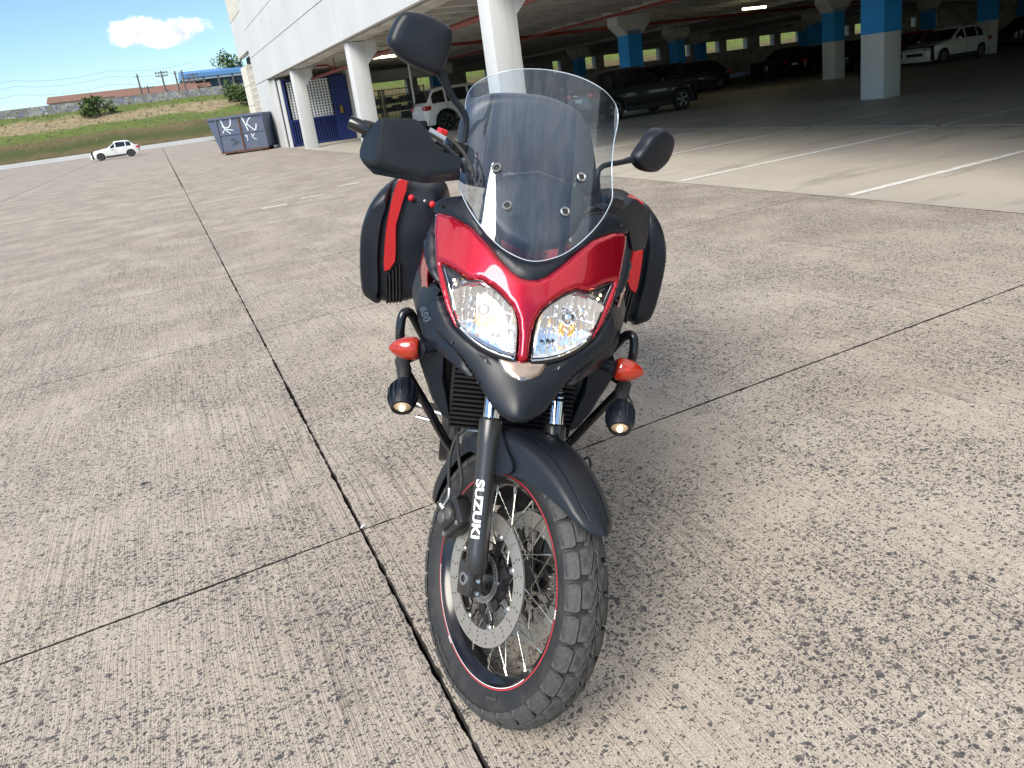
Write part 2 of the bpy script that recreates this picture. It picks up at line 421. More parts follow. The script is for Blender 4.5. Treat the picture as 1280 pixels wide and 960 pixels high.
def floor_hook(m, nt, b, N):
    L = nt.links.new; co = N('ShaderNodeTexCoord')
    def noi(sc, det, ro, map_=None):
        n = N('ShaderNodeTexNoise'); n.inputs['Scale'].default_value = sc; n.inputs['Detail'].default_value = det; n.inputs['Roughness'].default_value = ro
        if map_: mp = N('ShaderNodeMapping'); mp.inputs['Scale'].default_value = map_; L(co.outputs['Object'], mp.inputs[0]); L(mp.outputs[0], n.inputs['Vector'])
        else: L(co.outputs['Object'], n.inputs['Vector'])
        return n.outputs[0]
    def ramp(x, a, c, top=1):
        n = N('ShaderNodeMapRange', interpolation_type='SMOOTHSTEP'); L(x, n.inputs[0]); n.inputs[1].default_value = a; n.inputs[2].default_value = c; n.inputs[4].default_value = top; return n.outputs[0]
    def mix(f, a, c):
        n = N('ShaderNodeMix', data_type='RGBA'); L(f, n.inputs[0])
        for i, q in ((6, a), (7, c)):
            if isinstance(q, tuple): n.inputs[i].default_value = (*q, 1)
            else: L(q, n.inputs[i])
        return n.outputs[2]
    c = mix(ramp(noi(.4, 5, .6), .35, .65), (.50, .46, .39), (.42, .385, .335))
    c = mix(ramp(noi(1, 6, .65, (.5, 2.2, 1)), .52, .70, .6), c, (.16, .15, .14))
    c = mix(ramp(noi(7, 5, .7), .45, .75, .4), c, (.40, .375, .33))
    L(c, b.inputs['Base Color'])
    bp = N('ShaderNodeBump'); bp.inputs['Strength'].default_value = .15; bp.inputs['Distance'].default_value = .01; L(noi(30, 4, .6), bp.inputs['Height']); L(bp.outputs[0], b.inputs['Normal'])
M_floor = mat('smooth_floor', rough=.55, spec=.35, hook=floor_hook)
M_soil = mat('joint_dirt', (.028, .023, .018), .95, var=(30, (.015, .012, .01), .3, .7))
M_asph = mat('far_ground', (.10, .10, .055), .95, var=(.05, (.20, .19, .09), .35, .65))
def wall_paint_hook(m, nt, b, N):
    L = nt.links.new; co = N('ShaderNodeTexCoord'); last = (.57, .58, .58)
    for sc, mp_, col, lo, hi_ in ((1, (.35, .35, .5), (.52, .53, .525), .4, .7), (1, (5, 5, .22), (.50, .495, .475), .56, .74), (1, (22, 22, .5), (.44, .43, .40), .66, .80)):
        mp = N('ShaderNodeMapping'); mp.inputs['Scale'].default_value = mp_; L(co.outputs['Object'], mp.inputs[0])
        n = N('ShaderNodeTexNoise'); n.inputs['Scale'].default_value = sc; n.inputs['Detail'].default_value = 5; L(mp.outputs[0], n.inputs['Vector'])
        r = N('ShaderNodeMapRange'); r.inputs[1].default_value = lo; r.inputs[2].default_value = hi_; L(n.outputs[0], r.inputs[0])
        mx = N('ShaderNodeMix', data_type='RGBA'); L(r.outputs[0], mx.inputs[0]); mx.inputs[7].default_value = (*col, 1)
        if isinstance(last, tuple): mx.inputs[6].default_value = (*last, 1)
        else: L(last, mx.inputs[6])
        last = mx.outputs[2]
    L(last, b.inputs['Base Color'])
M_white = mat('white_paint', (.62, .63, .63), .6, hook=wall_paint_hook)
M_white2 = mat('cream_paint', (.66, .63, .56), .6, var=(2.1, (.52, .49, .42), .45, .75), bump=(40, .1, .004))
M_ceil = mat('ceiling_concrete', (.56, .55, .51), .8, var=(1.2, (.34, .33, .30), .4, .7))
M_line = mat('marking_paint', (.70, .70, .66), .7, var=(9, (.42, .40, .36), .50, .68))
M_bluep = mat('blue_paint', (.005, .27, .72), .5, var=(1.5, (.005, .24, .64), .4, .7))
M_redpipe = mat('red_pipe', (.20, .028, .016), .5)
M_dblue = mat('navy_steel', (.010, .025, .14), .45, var=(2, (.02, .04, .17), .4, .7))
M_dark = mat('dark_inside', (.02, .02, .022), .8)
M_tube = mat('lamp_tube', (1, 1, .9), .4, emis=(1, .93, .55), estr=6)
M_fix = mat('lamp_body', (.5, .5, .48), .5)
# ---- ground
ground = tag(mk('ground', [(-3000, -60, -.075), (3000, -60, -.075), (3000, 4000, -.075), (-3000, 4000, -.075)], [(0, 1, 2, 3)], M_asph), kind='structure')
yard = tag(mk('concrete_yard', [(-70, -14, -.05), (5.9, -14, -.05), (5.9, 103.4, -.05), (-70, 103.4, -.05)], [(0, 1, 2, 3)], M_soil), kind='structure')
XJ = [-70, -55, -42, -31, -22, -16.2, -10.7, -5.2, .33, 5.88]
YJ = [-14, -7, -.9, 2.35, 5.34, 7.66, 11.9, 16.7, 22, 28.5, 36.3, 47, 58, 70, 86, 103.3]
rj = random.Random(3)
def ragged(a, b, amp, step):
    a, b = V(a), V(b); n = max(1, int((b-a).length/step)); t = (b-a).normalized(); nn = V((-t.y, t.x)); out = []
    for i in range(n):
        p = a.lerp(b, i/n)
        k = noise.noise(V((p.x*14, p.y*14, 3)))*1.0+noise.noise(V((p.x*50, p.y*50, 9)))*.7+noise.noise(V((p.x*2.2, p.y*2.2, 5)))*.8
        if i: p = p+nn*(amp*k+rj.uniform(-.15, .15)*amp)
        out.append(p)
    return out
for i in range(len(XJ)-1):
    for j in range(len(YJ)-1):
        x0, x1, y0, y1 = XJ[i], XJ[i+1], YJ[j], YJ[j+1]
        near = x0 > -6 and x1 < 6 and y1 < 12
        g = .0026 if near else .006
        if y0 > 20: g = .02
        gy = g*.8; c = [(x0+g, y0+gy), (x1-g, y0+gy), (x1-g, y1-gy), (x0+g, y1-gy)]
        lp = []
        for k in range(4):
            if near or (x0 > -11 and y1 < 25): lp += ragged(c[k], c[(k+1) % 4], .0050 if k in (1, 3) else .0030, .016 if near else .06)
            else: lp.append(V(c[k]))
        n = len(lp)
        cc = V(((x0+x1)/2, (y0+y1)/2))
        ins = [p+(cc-p).normalized()*.004 for p in lp] if near else lp
        vs = [(p.x, p.y, 0) for p in ins]+[(p.x, p.y, -.006) for p in lp]+[(p.x, p.y, -.045) for p in lp]
        fs = [tuple(range(n))]
        for r_ in range(2):
            for k in range(n): k2 = (k+1) % n; fs.append((r_*n+k, r_*n+k2, (r_+1)*n+k2, (r_+1)*n+k))
        sl_ = mk('slab', vs, fs, [M_conc, M_soil], yard)
        for f_ in sl_.data.polygons:
            if len(f_.vertices) == 4 and f_.center.z < -.001 and n > 4: f_.material_index = 1
gfloor = tag(mk('garage_floor', [(5.895, -14, -.002), (82, -14, -.002), (82, 58, -.002), (5.895, 58, -.002)], [(0, 1, 2, 3)], M_floor), kind='structure')
def line(x0, x1, y0, y1, rag=.012):
    """painted line on the floor with slightly worn edges"""
    n = max(2, int(max(x1-x0, y1-y0)/.25)); vs = []; horiz = (x1-x0) > (y1-y0)
    for i in range(n+1):
        t = i/n; j1, j2 = rj.uniform(-rag, rag)*.4, rj.uniform(-rag, rag)*.4
        vs += [(x0+(x1-x0)*t, y0+j1, .002), (x0+(x1-x0)*t, y1+j2, .002)] if horiz else [(x0+j1, y0+(y1-y0)*t, .002), (x1+j2, y0+(y1-y0)*t, .002)]
    mk('painted_line', vs, [(2*i, 2*i+2, 2*i+3, 2*i+1) for i in range(n)], M_line, gfloor)
for k in range(-3, 17):
    yl = 5.0+2.6*k
    line(5.98, 16.3, yl-.05, yl+.05)
line(11.04, 11.16, -2.75, 46.5)
for k in range(-2, 17): line(27.6, 37.4, 4.2+2.6*k, 4.3+2.6*k)
for u, v in ((435, 230.6), (391, 245.6), (344, 258)):
    p = atZ(u, v, 0)
    mk('painted_dash', [(p.x-.22, p.y-.05, .004), (p.x+.22, p.y-.04, .004), (p.x+.21, p.y+.05, .004), (p.x-.22, p.y+.05, .004)], [(0, 1, 2, 3)], M_line, yard)
# small litter on the slabs
p = atZ(180, 605)
o = G().add([(p.x-.018, p.y-.006, .001), (p.x-.004, p.y-.011, .006), (p.x+.02, p.y-.003, .004), (p.x+.014, p.y+.007, .001), (p.x-.008, p.y+.010, .007)], [(0, 1, 2, 3, 4)]).build('dry_leaf', mat('leaf_dark', (.05, .06, .07), .7))
tag(o, 'small dark dry leaf lying alone on the concrete left of the motorcycle', 'leaf')
p = atZ(454, 659)
o = G().add([(p.x-.010, p.y-.006, .001), (p.x+.002, p.y-.009, .007), (p.x+.011, p.y, .002), (p.x+.004, p.y+.008, .008), (p.x-.009, p.y+.005, .002)], [(0, 1, 2), (0, 2, 3), (0, 3, 4)]).build('paper_scrap', M_white)
tag(o, 'tiny white scrap where the two slab joints cross', 'litter')
# ---------------------------------------------------------------- parking building
bld = empty('parking_garage', 'white parking building with panelled facade on open columns and a dark parking deck', 'building', (5.9, 12.9, 0))
def bchild(g, name, m, smooth=None, kind=None):
    g.xf(lambda v: v-V((5.9, 12.9, 0))); return g.build(name, m, bld, smooth, kind)
YP = [-24, -18.6, -8, 2.8, 13.4, 24.0, 34.6, 45.2]; ZP = [3.5, 4.95, 6.45, 8.0, 9.6, 11.2, 12.8]
for a in range(len(YP)-1):
    for c in range(len(ZP)-1):
        g = G().bbox((5.80, YP[a]+.012, ZP[c]+.012), (5.95, YP[a+1]-.012, ZP[c+1]-.012), .012); bchild(g, 'facade_panel', M_white)
bchild(G().box((5.84, -24, 3.52), (6.0, 45.19, 12.78)), 'panel_backing', M_dark)
# end pier beside the container, and the recessed end wall panels beyond column two
bchild(G().bbox((5.82, 40.6, -.02), (6.6, 45.18, 3.49), .01), 'end_pier', M_white)
bchild(G().bbox((6.0, 40.25, .02), (6.62, 40.59, 3.44), .01), 'wall_strip', M_white2)
bchild(G().bbox((5.97, 39.35, .0), (6.03, 40.2, 3.42), .01), 'wall_strip', M_white)
bchild(G().bbox((6.02, 38.15, .0), (6.08, 38.95, 3.3), .01), 'wall_strip', M_white)
# recessed wing past the facade end: fluted upper cladding, smooth band, dark slot, tiled pier, pierced blocks
XW = 5.97
for k in range(9): bchild(G().bbox((XW, 45.25+k*.8, 7.75), (XW+.2, 46.02+k*.8, 12.7), .06), 'wing_cladding', M_white2, 40)
bchild(G().bbox((XW+.02, 45.25, 5.55), (XW+.4, 52.4, 7.72), .01), 'wing_band', M_white)
bchild(G().box((XW+.5, 45.25, 4.8), (XW+.8, 52.4, 5.55)), 'wing_slot', M_dark)
for k in range(4): bchild(G().bbox((XW+.02, 49.6, .02+k*1.24), (XW+.5, 52.4, 1.24+k*1.24), .02), 'pier_block', M_white2)
bchild(G().box((XW+.35, 45.25, 0), (XW+.6, 49.6, 4.8)), 'wing_recess', M_dark)
g = G()
for a in range(10):
    for c in range(11):
        y0, z0 = 46.0+a*.35, .4+c*.38
        g.box((XW+.05, y0, z0), (XW+.13, y0+.33, z0+.05)); g.box((XW+.05, y0, z0+.05), (XW+.13, y0+.05, z0+.36))
bchild(g, 'pierced_block_screen', M_white2, kind='stuff')
# ceiling: slab, ribs across, beams along the column lines
COLX = [6.22, 16.6, 27.2, 37.8, 48.4, 59.0, 69.6]; COLY = [-18.9, -8.25, 2.35, 12.95, 23.55, 34.15, 44.75]
bchild(G().box((5.97, -24, 4.05), (82, 45.2, 4.25)), 'ceiling_slab', M_ceil)
bchild(G().box((7.2, 45.21, 4.05), (82, 58, 4.25)), 'ceiling_slab', M_ceil)
bchild(G().box((5.96, -24, 12.5), (82, 45.2, 12.7)), 'roof', M_ceil)
bchild(G().box((7.2, 45.21, 12.5), (82, 58, 12.7)), 'roof', M_ceil)
bchild(G().box((81.8, -24, 0), (82, 58, 4.1)), 'side_wall', M_ceil)
for x in COLX[1:]: bchild(G().bbox((x-.34, -24, 3.46), (x+.34, 57, 4.04), .02), 'ceiling_beam', M_ceil)
bchild(G().bbox((6.01, -24, 3.46), (6.5, 45, 4.04), .02), 'ceiling_beam', M_ceil)
ribs = None
for k in range(58):
    y = -20+k*1.32
    if ribs is None:
        g = G().prism([(-.10, 3.62), (.10, 3.62), (.16, 4.04), (-.16, 4.04)], (0, 0, 0), (0, 1, 0), (0, 0, 1), (1, 0, 0), 6.5, 81.7)
        g.xf(lambda v: v-V((5.9, 12.9, 0))); ribs = g.build('ceiling_rib', M_ceil, bld); ribs.location.y = y; 
    else: r_ = inst(ribs, parent=bld); r_.location.y = y
def column(x, y, front):
    w, d = (.275, .25) if front else (.31, .33)
    g = G().bbox((-w, -d, -.02), (w, d, 3.44), .015)
    capv = [(-w, 2.75), (w+.02, 2.75), (w+.40, 3.12), (w+.40, 3.44), (-w-(0 if front else .40), 3.44), (-w-(0 if front else .40), 3.12)] if not front else [(w-.02, 2.75), (w, 2.75), (w+.34, 3.1), (w+.34, 3.44), (w-.02, 3.44)]
    g2 = G().prism(capv, (0, 0, 0), (1, 0, 0), (0, 0, 1), (0, 1, 0), -d-.004, d+.004)
    return g, g2
fc = ic = None
for x in COLX:
    for y in COLY:
        front = x < 7
        if not front and (y < -10 or x > 60): continue
        key = 'f' if front else 'i'
        src = fc if front else ic
        if src is None:
            g, g2 = column(x, y, front)
            base = g.build('column', M_white, bld, 30); base.location = (x-5.9, y-12.9, 0)
            capo = g2.build('capital', M_white, base)
            kids = [capo]
            if not front:
                bb = G().bbox((-.314, -.334, 1.56), (.314, .334, 2.92), .012).build('blue_band', M_bluep, base); kids.append(bb)
            src = (base, kids)
            if front: fc = src
            else: ic = src
        else:
            b_ = inst(src[0], parent=bld); b_.location = (x-5.9, y-12.9, 0)
            for k in src[1]: inst(k, parent=b_)
# rear wall with openings to the green bank
for k in range(8):
    x0 = 8.0+k*10.5
    if k > 0: bchild(G().bbox((x0, 56.6, 0), (x0+10.48, 56.9, 2.15), .02), 'parapet', M_ceil)
    bchild(G().bbox((x0, 56.5, 3.15), (x0+10.48, 57.0, 4.04), .02), 'lintel', M_ceil)
    for q in range(3 if k else 1): wq = rj.choice((.9, 1.6, 2.7)); bchild(G().bbox((x0+3.5*q, 56.45, 0), (x0+3.5*q+wq, 57.05, 3.2), .02), 'rear_post', M_ceil)
# side doors and wall of the service core (blue gate, cream wall)
bchild(G().bbox((9.35, 37.4, 0), (9.9, 44.9, 3.44), .01), 'core_wall', M_white2)
bchild(G().bbox((9.92, 40.6, 2.72), (16.2, 40.9, 3.3), .01), 'beam_panel', M_white)
gate = empty('security_gate', 'dark blue steel gate of bars with a white pierced screen behind the second column', 'gate', (6.1, 38.2, 0))
def gch(g, n, m): g.xf(lambda v: v-V((6.1, 38.2, 0))); return g.build(n, m, gate)
gch(G().bbox((6.12, 38.16, 0), (6.22, 38.26, 3.3), .01).bbox((6.12, 38.17, 3.2), (9.2, 38.27, 3.3), .01).bbox((6.12, 38.165, 1.22), (8.45, 38.265, 1.3), .01).bbox((6.12, 38.16, .05), (8.45, 38.26, .12), .01), 'gate_frame', M_dblue)
d_ = gch(G().bbox((8.47, 38.1, .03), (9.3, 38.22, 3.19), .015), 'door', M_dblue)
h_ = G().bbox((8.72, 37.98, 1.35), (8.86, 38.08, 1.72), .02); h_.xf(lambda v: v-V((6.1, 38.2, 0))); h_.build('handle', mat('brass', (.55, .33, .08), .3, 1), d_)
bar = None
for k in range(19):
    if bar is None: bar = gch(G().bbox((6.26, 38.19, .12), (6.31, 38.23, 1.22), .005), 'bar', M_dblue)
    else: b_ = inst(bar, parent=gate); b_.location.x += k*.118
M_scr = mat('pale_screen', (.75, .77, .78), .6)
g = G()
for a in range(14):
    g.box((6.35+a*.15, 38.30, 1.32), (6.42+a*.15, 38.34, 3.15))
for c in range(14):
    g.box((6.35, 38.345, 1.32+c*.135), (8.45, 38.385, 1.37+c*.135))
gch(g, 'pierced_screen', M_scr)['kind'] = 'stuff'
gch(G().box((6.3, 38.9, 0), (9.3, 38.95, 3.3)), 'dark_backing', M_dark)
# ---- pipes and lamps under the ceiling
pip = empty('sprinkler_pipe', 'rusty red sprinkler pipe hung under the ceiling along the open facade', 'pipe', (7.3, 13, 3.1))
def pch(g, n): g.xf(lambda v: v-V((7.3, 13, 3.1))); return g.build(n, M_redpipe, pip, 40)
pch(G().tube([(7.45, -12, 3.12), (7.45, 37, 3.12)], .075, 10), 'main_pipe')
for k in range(12): pch(G().tube([(7.45, -9+k*4.1, 3.12), (7.45, -9+k*4.1, 4.05)], .02, 6), 'hanger')
for y in (10.4, 21.1, 31.7): pch(G().tube([(7.45, y, 3.12), (7.0, y-.2, 3.34), (6.55, y-.3, 3.34)], .045, 8), 'branch_pipe')
pip2 = empty('sprinkler_pipe', 'long thin dark red pipe crossing the parking deck under the ribs from the facade inwards', 'pipe', (7, 26, 3.3))
g = G().tube([(7.6, 27.6, 3.35), (60, 27.6, 3.35)], .06, 8); g.xf(lambda v: v-V((7, 26, 3.3))); g.build('cross_pipe', M_redpipe, pip2, 40)
g = G().tube([(14.5, 2, 3.3), (14.5, 52, 3.3)], .05, 8); g.xf(lambda v: v-V((7, 26, 3.3))); g.build('long_pipe', M_redpipe, pip2, 40)
for u, v, lab in ((480, 71, 'lit strip lamp under the ceiling between the white columns left of the raised mirror'),
                  (790, 29.5, 'lit strip lamp beside the capital of the blue column behind the windscreen'),
                  (943, 10, 'lit strip lamp farthest right under the garage ceiling')):
    p = atZ(u, v, 3.3)
    t = empty('ceiling_light', lab, 'lamp', p, group='strip lamps under the garage ceiling')
    L_ = .62
    G().bbox((-L_-.04, -.09, .04), (L_+.04, .09, .10), .01).build('housing', M_fix, t)
    G().tube([(-L_, 0, .0), (L_, 0, .0)], .045, 10).build('tube', M_tube, t, 60)
    G().tube([(0, 0, .1), (0, 0, .72)], .01, 6).build('rod', M_fix, t)
# ---------------------------------------------------------------- end of the lot
kerb = tag(G().bbox((-75, 103.3, -.05), (40, 103.7, .48), .02).build('kerb_wall', M_white), 'low white wall along the far end of the lot below the grass bank', 'wall')
def grass_hook(m, nt, b, N):
    L = nt.links.new; co = N('ShaderNodeTexCoord')
    def noi(sc, det, ro, mp_=None):
        n = N('ShaderNodeTexNoise'); n.inputs['Scale'].default_value = sc; n.inputs['Detail'].default_value = det; n.inputs['Roughness'].default_value = ro
        mp = N('ShaderNodeMapping'); mp.inputs['Scale'].default_value = mp_ or (1, 1, 1); L(co.outputs['Object'], mp.inputs[0]); L(mp.outputs[0], n.inputs['Vector']); return n.outputs[0]
    sp = N('ShaderNodeSeparateXYZ'); L(co.outputs['Object'], sp.inputs[0])
    ad = N('ShaderNodeMath', operation='MULTIPLY_ADD'); L(noi(.16, 5, .6), ad.inputs[0]); ad.inputs[1].default_value = 2.0; L(sp.outputs[2], ad.inputs[2])
    r = N('ShaderNodeValToRGB'); cr_ = r.color_ramp; mm = N('ShaderNodeMapRange'); mm.inputs[1].default_value = 1.0; mm.inputs[2].default_value = 8.0; L(ad.outputs[0], mm.inputs[0]); L(mm.outputs[0], r.inputs[0])
    G1, G2, T, BR = (.075, .10, .030, 1), (.14, .19, .05, 1), (.36, .29, .18, 1), (.17, .13, .075, 1)
    for pos, col in ((0, G1), (.10, BR), (.22, G1), (.36, BR), (.46, G2), (.56, G2), (.62, T), (.78, T), (.84, G2), (1, G2)):
        if pos in (0, 1): e = cr_.elements[0 if pos == 0 else len(cr_.elements)-1]
        else: e = cr_.elements.new(pos)
        e.color = col
    nz = noi(1.4, 7, .7, (1, .6, 1)); mr = N('ShaderNodeMapRange'); mr.inputs[1].default_value = .25; mr.inputs[2].default_value = .55; L(nz, mr.inputs[0])
    mx = N('ShaderNodeMix', data_type='RGBA'); L(mr.outputs[0], mx.inputs[0]); mx.inputs[6].default_value = (.085, .085, .040, 1); L(r.outputs[0], mx.inputs[7]); 
    L(mx.outputs[2], b.inputs['Base Color'])
    bp = N('ShaderNodeBump'); bp.inputs['Strength'].default_value = 1; bp.inputs['Distance'].default_value = .25; L(noi(4, 6, .7), bp.inputs['Height']); L(bp.outputs[0], b.inputs['Normal'])
M_bank = mat('bank_grass', rough=.95, spec=.1, hook=grass_hook)
def bank_z(t): return .35+6.3*(t**.85)
rows = []
for i in range(41):
    t = i/40; row = []
    for k in range(121):
        x = -110+k*1.6
        z = bank_z(t)+(noise.noise(V((x*.11, t*4, 0)))*.5+noise.noise(V((x*.5, t*14, 2)))*.16)*min(1, t*4)
        row.append((x, 103.6+t*27, z))
    rows.append(row)
bank = tag(G().grid(rows).build('grass_bank', M_bank, None, 60), kind='structure')
rows = []
for i in range(15):
    t = i/14; row = []
    for k in range(60):
        x = 15+k*2.2; row.append((x, 60+t*26, -.05+9.5*t+noise.noise(V((x*.2, t*5, 7)))*.5*min(1, t*5)))
    rows.append(row)
tag(G().grid(rows).build('grass_bank', M_bank, None, 60), kind='structure')
tag(mk('plateau', [(-400, 130.4, 6.25), (400, 130.4, 6.25), (400, 900, 7.5), (-400, 900, 7.5)], [(0, 1, 2, 3)], M_asph), kind='structure')
# grass tufts on the bank
M_tuft = mat('tuft', (.15, .17, .06), .9, var=(.3, (.22, .18, .10), .42, .6)); g = G(); rt = random.Random(5)
for k in range(1400):
    x = rt.uniform(-40, 18); t = rt.random()**1.1; y = 104+t*26; z = bank_z(t)+(noise.noise(V((x*.11, t*4, 0)))*.5)*min(1, t*4); h = rt.uniform(.08, .28); w = rt.uniform(.05, .22); a = rt.uniform(0, pi)
    g.add([(x-w*cos(a), y-w*sin(a), z-.1), (x+w*cos(a), y+w*sin(a), z-.1), (x+rt.uniform(-.2, .2), y, z+h)], [(0, 1, 2)])
tag(g.build('tall_grass', M_tuft), kind='stuff')
# graffiti wall on top of the bank
def wall_hook(m, nt, b, N):
    L = nt.links.new; co = N('ShaderNodeTexCoord')
    c = None
    base = (.20, .19, .175)
    last = base
    for seed, sc, col, lo, hi_ in ((0, 1.1, (.32, .31, .29), .45, .62), (5, 1.7, (.10, .16, .34), .60, .63), (11, 2.3, (.52, .53, .56), .62, .64), (19, 1.9, (.05, .05, .06), .64, .66)):
        n = N('ShaderNodeTexNoise'); n.inputs['Scale'].default_value = sc; n.inputs['Detail'].default_value = 3; n.inputs['Distortion'].default_value = 1.6
        mp = N('ShaderNodeMapping'); mp.inputs['Location'].default_value = (seed, 0, seed); mp.inputs['Scale'].default_value = (.8, 1, 1); L(co.outputs['Object'], mp.inputs[0]); L(mp.outputs[0], n.inputs['Vector'])
        mr = N('ShaderNodeMapRange'); mr.inputs[1].default_value = lo; mr.inputs[2].default_value = hi_; L(n.outputs[0], mr.inputs[0])
        mx = N('ShaderNodeMix', data_type='RGBA'); L(mr.outputs[0], mx.inputs[0])
        if isinstance(last, tuple): mx.inputs[6].default_value = (*last, 1)
        else: L(last, mx.inputs[6])
        mx.inputs[7].default_value = (*col, 1); last = mx.outputs[2]
    L(last, b.inputs['Base Color'])
M_wall = mat('graffiti_wall', rough=.9, hook=wall_hook)
wv = empty('boundary_wall', 'long grey boundary wall covered in graffiti on top of the grass bank', 'wall', (-20, 130.8, 6))
for k in range(40):
    x = -100+k*3.0+20; G().bbox((x, -.1, -.4), (x+2.96, .1, 1.9+.03*sin(k*2.1)), .02).build('wall_panel', M_wall, wv)
# far houses, poles, industrial roof
M_rt = mat('tile_red', (.22, .115, .08), .85, var=(2, (.16, .09, .07), .4, .7)); M_hw = mat('house_wall', (.55, .50, .43), .8)
M_brf = mat('blue_roof', (.10, .26, .52), .5); M_pole = mat('pole', (.13, .12, .11), .8)
def house(x, y, w, d, h, lab, rm=M_rt):
    t = empty('house', lab, 'house', (x, y, 6.4))
    G().bbox((-w/2, -d/2, 0), (w/2, d/2, h), .02).build('wall', M_hw, t)
    G().prism([(-d/2-.5, 0), (d/2+.5, 0), (0, 1.3)], (-w/2-.4, 0, h), (0, 1, 0), (0, 0, 1), (1, 0, 0), 0, w+.8).build('roof', rm, t)
    for k in range(int(w//4)):
        f = G().bbox((-w/2+1+k*4, -d/2-.06, 1.1), (-w/2+2.2+k*4, -d/2+.02, 2.2), .01).build('window', M_dark, t)
def farx(u, y): return atY(u, 120, y).x
house(farx(176, 146), 146, 7, 7, 2.1, 'low house with a brown roof furthest left behind the graffiti wall')
house(farx(204, 150), 150, 11, 8, 2.2, 'long low house with a red tiled roof behind the graffiti wall, under the crossarm pole')
house(farx(230, 154), 154, 9, 8, 2.6, 'red roofed house behind the graffiti wall next to the blue industrial shed')
house(farx(120, 152), 152, 14, 8, 2.6, 'wide red roofed house beyond the left end of the graffiti wall')
y = 160; xs = farx(244, y); xe = farx(306, y)
sh = empty('industrial_shed', 'long blue roofed industrial shed on the ridge beside the building edge', 'building', ((xs+xe)/2, y, 6.4)); w_ = (xe-xs)/2
G().prism([(-8, 4.6), (8, 4.6), (8, 5.3), (0, 6.3), (-8, 5.3)], (-w_-2, 0, 0), (0, 1, 0), (0, 0, 1), (1, 0, 0), 0, 2*w_+14).build('roof', M_brf, sh)
G().bbox((-w_+2.5, -5, 0), (w_+11, 7, 4.6), .02).build('wall', mat('shed_wall', (.16, .24, .38), .7), sh)
for k in range(9): G().bbox((-w_-1+k*2.6, -7.8, 0), (-w_-.7+k*2.6, -7.5, 4.7), .01).build('post', M_pole, sh)
G().bbox((-w_-2, -7.75, 4.1), (w_+12, -7.6, 4.6), .01).build('fascia', mat('pale_blue', (.45, .55, .65), .6), sh)
pl = random.Random(2)
for i, (u, vb, vt, arms, lab) in enumerate(((178, 120, 92, 0, 'slender utility pole furthest left on the skyline'), (187, 119, 107, 1, 'short utility pole second from the left on the skyline'),
     (208, 117, 88, 2, 'utility pole with a double crossarm in the middle of the skyline'), (224, 113, 88, 0, 'bare pole just right of the crossarm pole'),
     (232, 111, 87, 0, 'bare pole next to the blue shed, right of two bare poles'), (243, 104, 91, 3, 'pole with many small crossarms in front of the blue shed'))):
    y = 138 if i != 5 else 150
    a = atY(u, vb, y); c = atY(u-4*(vb-vt)/28*.25, vt, y); c = V((a.x, y, c.z))
    t = empty('utility_pole', lab, 'pole', (a.x, y, 6.2), group='utility poles on the skyline')
    h = c.z-6.2; G().tube([(0, 0, 0), (0, 0, h)], [.17, .12], 8).build('shaft', M_pole, t, 60)
    for q in range(arms if arms else 0):
        G().bbox((-1.0, -.06, h-.35-q*.55), (1.0, .06, h-.2-q*.55), .01).build('crossarm', M_pole, t)
        for s_ in (-.85, -.4, .4, .85): G().tube([(s_, 0, h-.2-q*.55), (s_, 0, h)], .05, 6).build('insulator', M_pole, t)
    if arms == 0: G().bbox((-.35, -.05, h-.5), (.35, .05, h-.4), .01).build('crossarm', M_pole, t)
wires = empty('overhead_wires', 'thin overhead wires sagging between the skyline poles', 'wires', (0, 138, 12))
for q, (z0, z1) in enumerate(((12.4, 12.6), (11.6, 11.7), (10.3, 10.5))):
    pts = []
    for k in range(25): t = k/24; x = -45+t*54; s_ = (t*4) % 1; pts.append((x, q*.3, z0+(z1-z0)*t-12-1.2*4*s_*(1-s_)*.5))
    G().tube(pts, .016, 4).build('wire', M_pole, wires)
M_leafd = mat('tree_leaf', (.04, .075, .018), .8, var=(1.2, (.09, .13, .03), .4, .65))
M_bark = mat('bark', (.10, .075, .05), .9)
def tree(x, y, z, h, r, lab, n=420, seed=1, gname=None):
    t = empty('tree', lab, 'tree', (x, y, z), group=gname); R_ = random.Random(seed); g = G()
    tk = G().tube([(0, 0, -.3), (.05, 0, h*.35), (0, .1, h*.6)], [.16, .11, .06], 8)
    for k in range(5): a = k*1.3+seed; tk.tube([(0, 0, h*(.3+.05*k)), (cos(a)*r*.5, sin(a)*r*.5, h*(.55+.06*k))], [.06, .02], 6)
    tk.build('trunk', M_bark, t, 60)
    cl_ = [(V((R_.uniform(-.6, .6)*r, R_.uniform(-.6, .6)*r, h*R_.uniform(.4, .95))), r*R_.uniform(.3, .55)) for _ in range(9)]
    for k in range(n):
        c, rr_ = R_.choice(cl_); d = V((R_.gauss(0, 1), R_.gauss(0, 1), R_.gauss(0, 1))).normalized()*rr_*R_.uniform(.5, 1.05); p = c+d; s_ = r*R_.uniform(.06, .13)
        q = V((R_.gauss(0, 1), R_.gauss(0, 1), R_.gauss(0, 1))).normalized(); w = q.orthogonal().normalized()
        g.add([p-q*s_, p+w*s_*.6, p+q*s_, p-w*s_*.6], [(0, 1, 2, 3)])
    g.build('crown', M_leafd, t)
for u, y, h, r, lab, sd_ in ((297, 158, 8.6, 3.4, 'round dark green tree peeping over the blue shed roof beside the building edge', 3), (289, 170, 9.2, 2.6, 'smaller green tree left of the tree at the building edge', 4)):
    tree(farx(u, y), y, 6.3, h, r, lab, 500, sd_)
p = atY(296, 112, 122); tree(p.x, 122, 4.6, 3.0, 2.3, 'bushy shrub on the grass bank against the end of the building', 700, 8)
p = atY(306, 118, 117); tree(p.x, 117, 3.8, 3.0, 2.2, 'green shrub on the bank right above the blue container', 700, 9)
